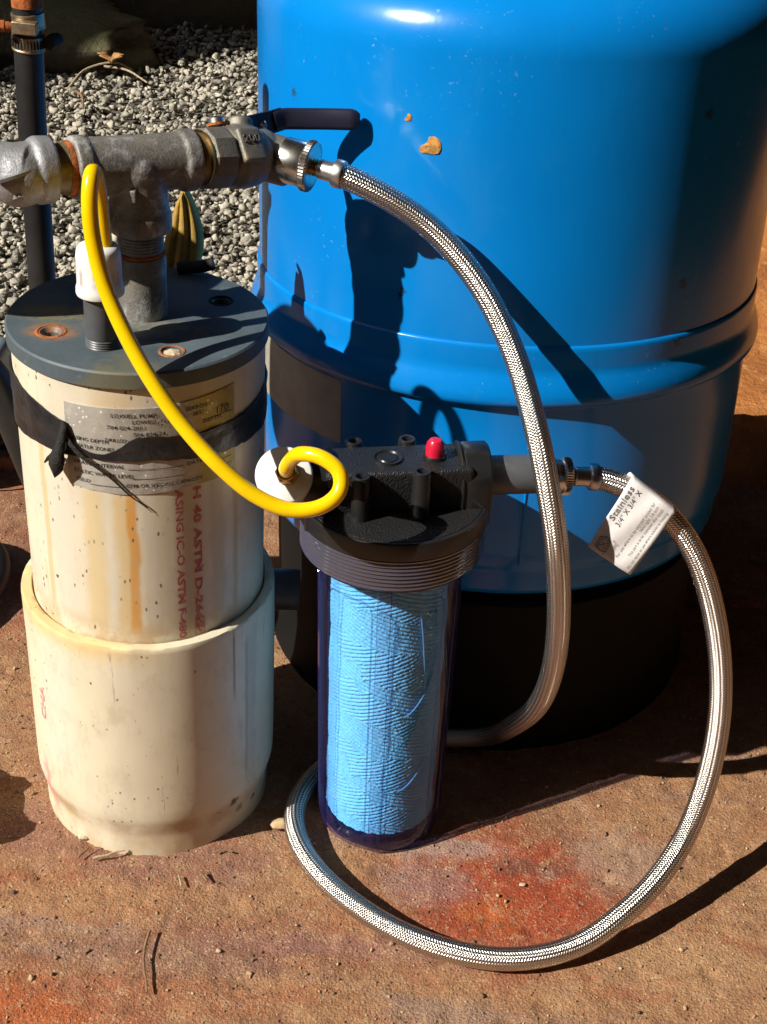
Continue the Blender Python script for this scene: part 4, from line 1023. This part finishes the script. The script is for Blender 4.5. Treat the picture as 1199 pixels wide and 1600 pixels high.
# fold over the hose: continue rows beyond v=0, round the back
def fold(u):
    nrm = np.cross(ex, ey); nrm /= np.linalg.norm(nrm)
    if nrm[1] > 0: nrm = -nrm
    dy_ = -ey / np.linalg.norm(ey); p0_ = tagp(u, 0); out = []
    for k_ in range(1, 9):
        t = math.pi * k_ / 8; out.append(p0_ + dy_ * .0028 * math.sin(t) - nrm * .0092 * (1 - math.cos(t)))
    q = out[-1]
    for k_ in range(1, 3): out.append(q - dy_ * .006 * k_ - nrm * .001)
    return out
rows = [list(reversed(fold(i / 14))) + rows[i] for i in range(15)]
sheet = mk('paper_sheet', *off(ribbon(rows, .0003), TB0), MAT['paper'], tagE, sharp=None)
wU = np.linalg.norm(ex); wV = np.linalg.norm(ey)
lt = G()
def tl(s, x, y, size, sx=1.0, width=None):
    """text runs from the free end (v=1) up towards the hose; x from the free end, y from the left edge, metres"""
    v_, f_ = text_mesh(s, size, sx, width=width)
    out = [tagp((y - q[1]) / wU, 1 - (x + q[0]) / wV, .0006) - TB0 for q in v_]
    lt.add((np.array(out), f_))
def tlp(pts, wd=.0005):
    for (x0, y0), (x1, y1) in zip(pts[:-1], pts[1:]):
        v_, f_ = strip(x0, y0, x1, y1, wd, 2)
        lt.add((np.array([tagp(q[1] / wU, 1 - q[0] / wV, .0006) - TB0 for q in v_]), f_))
tl('Stainless', .0245, .0058, .0066, width=.0270)
tl('3/4" X 3/4" X', .0235, .0118, .0056, width=.0290)
tl('For use where to be exposed located for', .0052, .0238, .0031, width=.047)
tl('hand tight, 1/4 turn', .0300, .0272, .0029, width=.0215)
tl('This part is to be inspected after install', .0110, .0310, .0028, width=.0410)
tl('Do not reuse or use where subject to freezing', .0030, .0355, .0028, width=.049)
sh_ = [(.0040, .0045), (.0110, .0040), (.0135, .0085), (.0110, .0130), (.0040, .0135), (.0028, .0090), (.0040, .0045)]
tlp(sh_, .0006); tlp([(.0050, .0060), (.0105, .0115)], .0004); tlp([(.0050, .0115), (.0105, .0062)], .0004)
tlp([(.0050, .0060), (.0105, .0056), (.0120, .0088), (.0102, .0118), (.0050, .0120)], .0004)
tl('C', .0012, .0135, .0030); tl('UPC', .0072, .0185, .0034); tl('R', .0130, .0150, .0024)
mk('lettering', *lt.out(), MAT['ink_grey'], sheet, smooth=False)

# ================================================================== WATER FILTER
FB = np.array([.0106, .8354, 0.])
flt = empty('water_filter', FB, 'clear water filter housing with black head and blue wound cartridge', 'water filter', rot=(0, R(-.8), R(10)))
BR = ([.001, .005, .012, .024, .10, .19, .246, .254], [.0445, .0468, .0482, .0490, .0500, .0511, .0520, .0532])
brr = lambda z_: float(np.interp(z_, *BR))
bowl_prof = [(.0, .0015), (.032, .0012), (.0445, .0012), (.0468, .004), (.0480, .010), (.0488, .020), (.0500, .10), (.0511, .190), (.0520, .246), (.0535, .2515), (.0580, .2560), (.0625, .2585), (.0636, .2605)]
bowl = mk('clear_bowl', *lathe(bowl_prof, 96), MAT['clear'], flt)
mk('bowl_base', *lathe([(0, .0026), (.0430, .0026), (.0455, .0055), (.0468, .0120), (.0440, .0145), (0, .0145)], 64), MAT['clear_thick'], bowl)
for kk in range(6):
    a = -103 + 60 * kk; ca, sa = math.cos(R(a)), math.sin(R(a)); V = []; F = []
    zs = np.linspace(.0035, .2515, 14)
    for z_ in zs:
        r_ = brr(z_)
        for (t_, h_) in ((-.0050, -.0004), (-.0042, .0013), (0, .0017), (.0042, .0013), (.0050, -.0004)):
            V.append(((r_ + h_) * ca - t_ * sa, (r_ + h_) * sa + t_ * ca, z_))
    for i in range(len(zs) - 1):
        for j in range(4): F.append((i * 5 + j, i * 5 + j + 1, (i + 1) * 5 + j + 1, (i + 1) * 5 + j))
    F += [(4, 3, 2, 1, 0), tuple((len(zs) - 1) * 5 + j for j in range(5))]
    mk('rib', V, F, MAT['clear_rib'], bowl, sharp=25)
for kk in range(6):                                   # moulded panel outlines with rounded corners
    a0_ = -103 + 60 * kk + 9; a1_ = a0_ + 42; pts = []
    rr_ = lambda z_: brr(z_) + .0003
    for z_ in np.linspace(.022, .230, 12): pts.append(cyl(a0_, rr_(z_), z_))
    pts.append(cyl(a0_ + 1.6, rr_(.2365), .2365))
    for a in np.linspace(a0_ + 6, a1_ - 6, 8): pts.append(cyl(a, rr_(.240), .240))
    pts.append(cyl(a1_ - 1.6, rr_(.2365), .2365))
    for z_ in np.linspace(.230, .022, 12): pts.append(cyl(a1_, rr_(z_), z_))
    mk('panel_edge', *sweep(spline(pts, .004), circ(.0006, 6)), MAT['clear_rib'], bowl)
thp = [(.0620, .2600)]
for i in range(8):
    z_ = .2605 + i * .0030; thp += [(.0638, z_), (.0647, z_ + .0006), (.0647, z_ + .0014), (.0636, z_ + .0020), (.0634, z_ + .0027)]
thp += [(.0640, .2850), (.0610, .2858)]
ring = mk('threaded_collar', *lathe(thp, 120), MAT['clear_thread'], bowl, sharp=25)
# cartridge of wound string
nt_, nz_ = 420, 660; rc, z0_, z1_ = .0418, .0150, .2620
th_ = np.arange(nt_) / nt_ * 2 * math.pi; zz_ = np.linspace(z0_, z1_, nz_); TH, ZZ = np.meshgrid(th_, zz_)
jit = .0006 * fbm(np.stack([np.cos(TH) * 4, np.sin(TH) * 4, ZZ * 45], -1), 3, 2)
lead = .098                                           # rise per turn; whole starts so the winding closes
qa = (ZZ / lead - TH / (2 * math.pi)); qb = (ZZ / lead + TH / (2 * math.pi))
ca_ = np.abs(np.sin(math.pi * qa * 29 + jit * 700)); cb_ = np.abs(np.sin(math.pi * qb * 29 + jit * 700))
sel = np.sin(2 * math.pi * (qa + .30) + 1.2 * jit * 1000) * np.sin(2 * math.pi * (qb + .12) + jit * 800)
sel = np.sin(2 * math.pi * (qb * 2 + .15) + 1.2 * jit * 1000) * .7 + .5 * np.sin(2 * math.pi * (qa + .3))
wA = 1 / (1 + np.exp(-sel * 30))
hgt = wA * ca_ + (1 - wA) * cb_
ridge = np.exp(-(np.abs(sel) / .05) ** 2)
RR = rc - .0010 + .0012 * hgt ** .8 + .0004 * ridge + .0004 * fbm(np.stack([np.cos(TH) * 60, np.sin(TH) * 60, ZZ * 900], -1), 2, 4) + .0006 * np.clip(sel, -1, 1)
VC = np.stack([RR * np.cos(TH), RR * np.sin(TH), ZZ], -1).reshape(-1, 3)
FC = [(j * nt_ + i, j * nt_ + (i + 1) % nt_, (j + 1) * nt_ + (i + 1) % nt_, (j + 1) * nt_ + i) for j in range(nz_ - 1) for i in range(nt_)]
FC.append(tuple(range(nt_ - 1, -1, -1))); FC.append(tuple((nz_ - 1) * nt_ + i for i in range(nt_)))
mk('wound_cartridge', VC, FC, MAT['string'], flt, sharp=None)
for a0_, a1_, za, zb in ((-70, -57, .225, .145), (-80, -45, .132, .165), (-82, -50, .060, .085)):
    mk('loose_strand', *tube([cyl(a0_ + (a1_ - a0_) * q, rc + .0013, za + (zb - za) * q ** 1.6) for q in np.linspace(0, 1, 9)], .0005, 6, .002), MAT['string'], flt)
# head
head = mk('filter_head', *lathe([(0, .2840), (.0645, .2840), (.0662, .2852), (.0667, .2875), (.0664, .2955), (.0660, .2976), (.0650, .2984), (.0638, .2984), (.0632, .2978), (0, .2976)], 120), MAT['black_smooth'], flt, sharp=40)
mk('head_floor', *lathe([(.0625, .2972), (.0622, .2982), (0, .2982)], 96), MAT['black'], head)
mk('thread_skirt', *lathe([(.0560, .2550), (.0600, .2560), (.0612, .262), (.0612, .2845), (.05, .2845)], 96), MAT['black_smooth'], head)
hb = mk('port_block', *box((-.050, -.0245, .2930), (.050, .0135, .3285), .0035), MAT['black'], head, sharp=60)
def arch(x0, x1, r, zc, zb, n=20):
    sec = [(-r * math.cos(math.pi * i / n), zc + r * math.sin(math.pi * i / n)) for i in range(n + 1)]
    sec = [(-r, zb)] + sec + [(r, zb)]; V = []; m = len(sec)
    for x, s_ in ((x0, .94), (x0 + .0015, 1.0), (x1 - .0015, 1.0), (x1, .94)):
        for (y, z_) in sec: V.append((x, y * s_ - .003, zb + (z_ - zb) * (s_ * .5 + .5)))
    F = []
    for i in range(3):
        for j in range(m - 1): F.append((i * m + j, i * m + j + 1, (i + 1) * m + j + 1, (i + 1) * m + j))
    F += [tuple(range(m - 1, -1, -1)), tuple(3 * m + j for j in range(m))]
    return V, F
mk('port_boss', *arch(.0440, .0632, .0225, .3125, .286), MAT['black_smooth'], head, sharp=45)
mk('port_boss', *arch(-.0640, -.0440, .0225, .3115, .286), MAT['black_smooth'], head, sharp=45)
mk('boss_ridge', *arch(.0412, .0444, .0235, .3125, .286), MAT['black_smooth'], head, sharp=45)
for (px_, py_, zt_) in ((-.0275, -.0300, .3305), (.0130, -.0300, .3325), (-.0265, .0185, .3300), (.0105, .0185, .3300)):
    mk('post', *lathe([(.0072, .2930), (.0067, .2980), (.0060, zt_ - .001), (.0055, zt_), (.0038, zt_), (.0033, zt_ - .0012), (.0031, zt_ - .008), (0, zt_ - .008)], 28, org=(px_, py_, 0)), MAT['black_smooth'], head, sharp=45)
mk('emblem_disc', *lathe([(0, .3298), (.0060, .3298), (.0066, .3290), (.0080, .3288), (.0088, .3300), (.0100, .3300), (.0105, .3282)], 40, org=(-.0065, -.0055, 0)), MAT['black_smooth'], hb, sharp=40)
mk('button_collar', *lathe([(.0054, .3280), (.0080, .3280), (.0080, .3302), (.0074, .3312), (.0062, .3307), (.0056, .3295)], 32, org=(.0255, -.0055, 0)), MAT['black_smooth'], hb)
mk('release_button', *lathe([(0, .3285), (.0064, .3285), (.0063, .3360), (.0057, .3394), (.0040, .3416), (0, .3424)], 32, org=(.0255, -.0055, 0)), MAT['red'], head)
mk('outlet_nipple', *lathe([(.008, .060), (.0136, .060), (.0136, .1020), (.0142, .1022), (.0142, .107), (.008, .107)], 48, org=(0, -.002, .3115), axis=(1, 0, -.02)), MAT['grey_pvc'], flt)

# ================================================================== CAPPED PVC ELBOW on the filter's left port
eb = np.array([-.0655, .8220, .3110]); ax_c = np.array([-.06, -.80, .60]); ax_c /= np.linalg.norm(ax_c)
celb = empty('capped_elbow', eb, 'white pipe cap on an elbow left of the filter head with brass fitting', 'pipe fitting')
Ce = lambda VF: off(VF, eb)
g = G(); g.add(lathe([(0, -.004), (.0135, -.004), (.0140, 0), (.0140, .014), (0, .014)], 40, org=eb + np.array([-.002, 0, 0]), axis=(1, .18, .0)))
g.add(lathe([(0, -.006), (.0140, -.006), (.0140, .014), (0, .014)], 40, org=eb, axis=ax_c))
remeshed(mk('elbow_body', *Ce(g.out()), MAT['white'], celb), .0008, 4)
capw = mk('pipe_cap', *Ce(lathe([(.0135, .006), (.0188, .006), (.0192, .0075), (.0191, .0255), (.0186, .0272), (.0176, .0279), (0, .0282)], 56, org=eb, axis=ax_c)), MAT['white'], celb)
bo = eb + np.array([.0030, 0, .0010])
br = mk('brass_fitting', *Ce(lathe([(0, .0276), (.0080, .0276), (.0080, .0345), (.0070, .0358), (0, .0358)], 6, org=bo, axis=ax_c)), MAT['brass'], celb, sharp=25)
mk('fitting_collar', *Ce(lathe([(.0045, .0352), (.0062, .0356), (.0062, .0390), (.0054, .0398), (.0040, .0398)], 24, org=bo, axis=ax_c)), MAT['brass'], br)

# ================================================================== CAPPED NIPPLE on the well cap
NBs = np.array([-.1843, .8158, .4065])
cn = empty('capped_nipple', NBs, 'dark grey nipple with dirty white cap standing on the well cap', 'pipe fitting')
pp = [(0, 0), (.0112, 0)]
for i in range(4): z_ = .0006 + i * .0016; pp += [(.0112, z_), (.0106, z_ + .0007)]
pp += [(.0109, .0075), (.0110, .040), (0, .040)]
mk('grey_nipple', *lathe(pp, 48), MAT['grey_pvc'], cn, sharp=30)
mk('pipe_cap', *lathe([(.0112, .0355), (.0148, .0355), (.0151, .0365), (.0149, .0400), (.0141, .0418), (.0139, .0600), (.0133, .0640), (.0118, .0665), (.0060, .0675), (0, .0676)], 56), MAT['white_dirty'], cn, sharp=50)

# ================================================================== YELLOW TUBE
tip = bo + ax_c * .0375
YP = [(-.1800, .8158, .4700), (-.1805, .8158, .485), (-.1815, .8150, .507), (-.1822, .8105, .5205), (-.1822, .8030, .5230), (-.1826, .7960, .5150), (-.1824, .7920, .5010), (-.1806, .7895, .4846), (-.1742, .785, .4586), (-.1603, .7760, .4301), (-.1440, .7660, .4061), (-.1238, .7570, .3814), (-.1013, .7480, .3610), (-.0791, .7430, .3450), (-.0571, .7410, .3375), (-.0375, .7430, .3405), (-.0278, .7490, .3482), (-.0285, .7560, .3578), (-.0402, .7620, .3641), (-.0530, .7680, .3625), (tip[0] + .0035, tip[1] - .0105, tip[2] + .0145), (tip[0] + .0004, tip[1] - .0045, tip[2] + .0055), tuple(tip)]
yt = mk('yellow_tube', *off(tube(YP, .0049, 24, .002)[:2], NBs), MAT['yellow'], loc=NBs)
tag(yt, 'glossy yellow plastic tube arching from white cap down to the filter', 'tube')

# ================================================================== BLACK RISER PIPE on the left
BP = np.array([-.2600, .985, 0.])
bpipe = empty('black_pipe', BP, 'upright black plastic pipe with rusty hose clamps at the left', 'pipe')
mk('pipe_body', *off(tube([(-.2680, .985, -.02), (-.2672, .985, .2), (-.2655, .985, .40), (-.2637, .985, .50), (-.2617, .985, .5515), (-.2608, .985, .575)], .0101, 32, .01)[:2], BP), MAT['poly'], bpipe)
cz = [.5495, .5640]
for i, z_ in enumerate(cz):
    cx = -.2618 + (z_ - .55) * .07
    ax_ = np.array([.06 if i == 0 else -.05, -.05, 1])
    cl = mk('hose_clamp', *off(lathe([(.0100, -.0052), (.0112, -.0050), (.0113, -.0040), (.0110, -.0036), (.0110, .0036), (.0113, .0040), (.0112, .0050), (.0100, .0052)], 48, org=(cx, .985, z_), axis=ax_), BP), MAT['clamp'], bpipe, sharp=30)
    if i == 0:
        for q in range(15):
            t = R(-175 + q * 12)
            mk('slot', *off(box((-.0005, -.0004, -.0028), (.0005, .0004, .0028), 0, Matrix.Translation((cx + .0112 * math.cos(t), .985 + .0112 * math.sin(t), z_ + .06 * -.0112 * math.cos(t))) @ Matrix.Rotation(t + math.pi / 2, 4, 'Z')), BP), MAT['dark'], cl, smooth=False)
        mk('worm_housing', *off(lathe([(0, -.006), (.0045, -.006), (.0050, 0), (.0045, .006), (0, .006)], 16, org=(cx + .0165, .985 + .002, z_ + .001), axis=(.3, 1, 0)), BP), MAT['dark'], cl)
    else:
        mk('worm_housing', *off(box((-.0085, -.0035, -.0042), (.0085, .0045, .0042), .0012, Matrix.Translation((cx + .001, .985 - .0135, z_ - .002)) @ Matrix.Rotation(R(3), 4, 'Y')), BP), MAT['clamp'], cl)
        mk('clamp_screw', *off(lathe([(0, -.004), (.0030, -.004), (.0034, 0), (.0040, .0005), (.0040, .0040), (.0030, .0052), (0, .0052)], 12, org=(cx - .0125, .985 - .0125, z_ - .002), axis=(-1, -.1, .02)), BP), MAT['rust'], cl, sharp=30)
mk('rust_ring', *off(lathe([(.0095, -.0035), (.0108, -.0035), (.0108, .0035), (.0095, .0035)], 40, org=(-.2604, .985, .5765)), BP), MAT['rust'], bpipe)
mk('pipe_stub', *off(lathe([(0, .580), (.0098, .580), (.0098, .64), (0, .64)], 32, org=(-.2604, .985, 0)), BP), MAT['galv'], bpipe)
# second, lower black pipe bending behind the casing
lp = mk('black_pipe', *off(tube([(-.52, .98, .318), (-.42, .99, .318), (-.348, .998, .309), (-.3190, 1.0, .2915), (-.3080, 1.0, .2630), (-.2970, 1.0, .2256), (-.2868, 1.0, .1898), (-.274, 1.0, .1467), (-.262, 1.0, .08), (-.258, 1.0, -.02)], .0135, 28, .01)[:2], (-.30, 1.02, 0)), MAT['poly'], loc=(-.30, 1.02, 0))
tag(lp, 'bent black plastic pipe curving down tight behind the casing', 'pipe')
bl = mk('rubber_hose', *off(tube([(-.46, 1.16, .012), (-.40, 1.165, .012), (-.378, 1.145, .014), (-.366, 1.11, .013), (-.369, 1.07, .012), (-.388, 1.03, .012), (-.42, 1.00, .012), (-.48, .99, .012)], .0125, 24, .008)[:2], (-.40, 1.1, 0)), MAT['poly'], loc=(-.40, 1.1, 0))
tag(bl, 'dark rubber hose bend lying on the ground at the left edge', 'hose')

# pump at the left edge
PB = np.array([-.50, 1.36, 0.])
pump = empty('water_pump', PB, 'grey water pump with a rusty bolted foot at the left edge', 'pump')
mk('pump_housing', *off(box((-.62, 1.27, .020), (-.4330, 1.46, .100), .012), PB), MAT['pump'], pump)
mk('motor', *off(lathe([(0, -.10), (.06, -.10), (.066, -.09), (.066, .09), (.06, .10), (0, .10)], 40, org=(-.62, 1.36, .10), axis=(0, 1, 0)), PB), MAT['pump'], pump)
def foot():
    V, F = cap_mesh([(0, 0, .012, .012)], .030, 0, .016, .002, 48)
    return np.array(V) + np.array([-.4195, 1.354, 0]), F
mk('foot', *off(foot(), PB), MAT['darkrust'], pump, sharp=30)
mk('bolt_hole', *off(lathe([(0, .0135), (.0085, .0135), (.0085, .0125), (0, .0125)], 24, org=(-.4195, 1.354, 0)), PB), MAT['dark'], pump)

# ================================================================== SMALL THINGS
YB = np.array([-.1585, .958, .395])
rows = []
for i in range(22):
    t = i / 21; cx = -.1595 + .0030 * math.sin(t * 3.0) + .004 * t; wd = .0028 + .0115 * math.sin(min(1, (1 - t) * 1.15) * math.pi * .62) ** 1.2
    if t > .9: wd *= (1 - t) / .1 * .8 + .2
    row = []
    for j in range(13):
        u = j / 12 * 2 - 1
        row.append((cx + wd * u, .957 - .006 * (1 - u * u) - .0022 * math.cos(u * 9.4) + .008 * t, .392 + .066 * t + .003 * u))
    rows.append(row)
ys = mk('rubber_strap', *off(ribbon(rows, .002), YB), MAT['strap'], loc=YB, sharp=None)
tag(ys, 'ribbed faded yellow strap curling up behind the galvanized riser', 'strap')
bk = mk('rubber_scrap', *off(tube([(-.1555, .938, .4105), (-.146, .9375, .4120), (-.137, .936, .4135), (-.1300, .937, .4160)], .0045, 12, .003)[:2], (-.14, .937, .41)), MAT['tape_torn'], loc=(-.14, .937, .41))
tag(bk, 'crumpled black rubber scrap at the rear of the well cap', 'scrap')

def twig(pts, r, mat, label, name='twig'):
    P = spline(pts, .003); P = P + np.array([[0, .0006 * math.sin(i * 1.7), 0] for i in range(len(P))])
    b = np.array(pts[0])
    return tag(mk(name, *off(sweep(P, circ(r, 7), scale=np.linspace(1, .6, len(P)))[:2], b), mat, loc=b), label, 'twig')
twig([(-.1487, .6966, .004), (-.1500, .6850, .0035), (-.1485, .6680, .002), (-.1445, .6560, .0015), (-.1420, .6450, .001)], .0011, MAT['twig'], 'longest brown twig alone on the ground at lower left')
twig([(-.2035, .7640, .002), (-.1930, .7680, .003), (-.1810, .7735, .004)], .0012, MAT['twig_pale'], 'pale straw stem touching the front of the cream sleeve')
twig([(-.1370, .7530, .001), (-.1335, .7440, .001)], .0009, MAT['twig_pale'], 'short upright twig bit in front of the cream sleeve')
twig([(-.1215, .7570, .002), (-.1150, .7500, .001)], .0012, MAT['twig'], 'short dark slanting twig right of the upright twig bit')
twig([(-.1130, .7790, .001), (-.1060, .7835, .002), (-.1000, .7800, .001)], .0009, MAT['twig'], 'thin twig at the right foot of the cream sleeve')
twig([(-.2150, .7640, .002), (-.2090, .7745, .003)], .0010, MAT['twig'], 'thin reddish twig at the left foot of the cream sleeve')
twig([(-.655, 2.720, .02), (-.630, 2.775, .045), (-.575, 2.800, .055), (-.545, 2.81, .04)], .0028, MAT['twig_pale'], 'pale bare twig bending over the gravel near the leaf')
twig([(-.600, 2.805, .045), (-.555, 2.79, .045), (-.505, 2.745, .035)], .0026, MAT['twig_pale'], 'pale stalk lying on gravel to the right of the leaf')
twig([(-.625, 2.66, .035), (-.602, 2.61, .04), (-.588, 2.55, .035)], .0026, MAT['twig'], 'short stalk lying on the gravel below the leaf')
# leaf
rows = []
for i in range(9):
    t = i / 8; wd = .024 * math.sin(math.pi * min(1, t * .93 + .05)) ** .7
    rows.append([(-.592 + wd * u * (1 + .25 * math.sin(i * 2.3)) + .010 * t, 2.835 - .05 * t, .055 + .012 * t + .010 * abs(u) - .012 * t * t) for u in np.linspace(-1, 1, 7)])
lf = mk('dry_leaf', *off(ribbon(rows, .0008), (-.59, 2.81, .05)), MAT['leaf'], loc=(-.59, 2.81, .05), sharp=None)
tag(lf, 'curled orange brown dry leaf lying on the gravel', 'leaf')
def pebble(loc, s, seed, label, mat='pebble'):
    v, f = ico(2); v = v * (1 + .3 * vnoise(v * 1.4 + seed, seed)[:, None]) * np.array([1, .75, .55]) * s
    return tag(mk('pebble', v, f, MAT[mat], loc=loc, smooth=False), label, 'pebble')
pebble((-.0655, .8120, .003), .0078, 3, 'tan stone chip beside the hose bend left of the filter')
pebble((-.2155, .7870, .002), .0045, 5, 'pale cream chip at the lower left foot of the sleeve', 'putty')
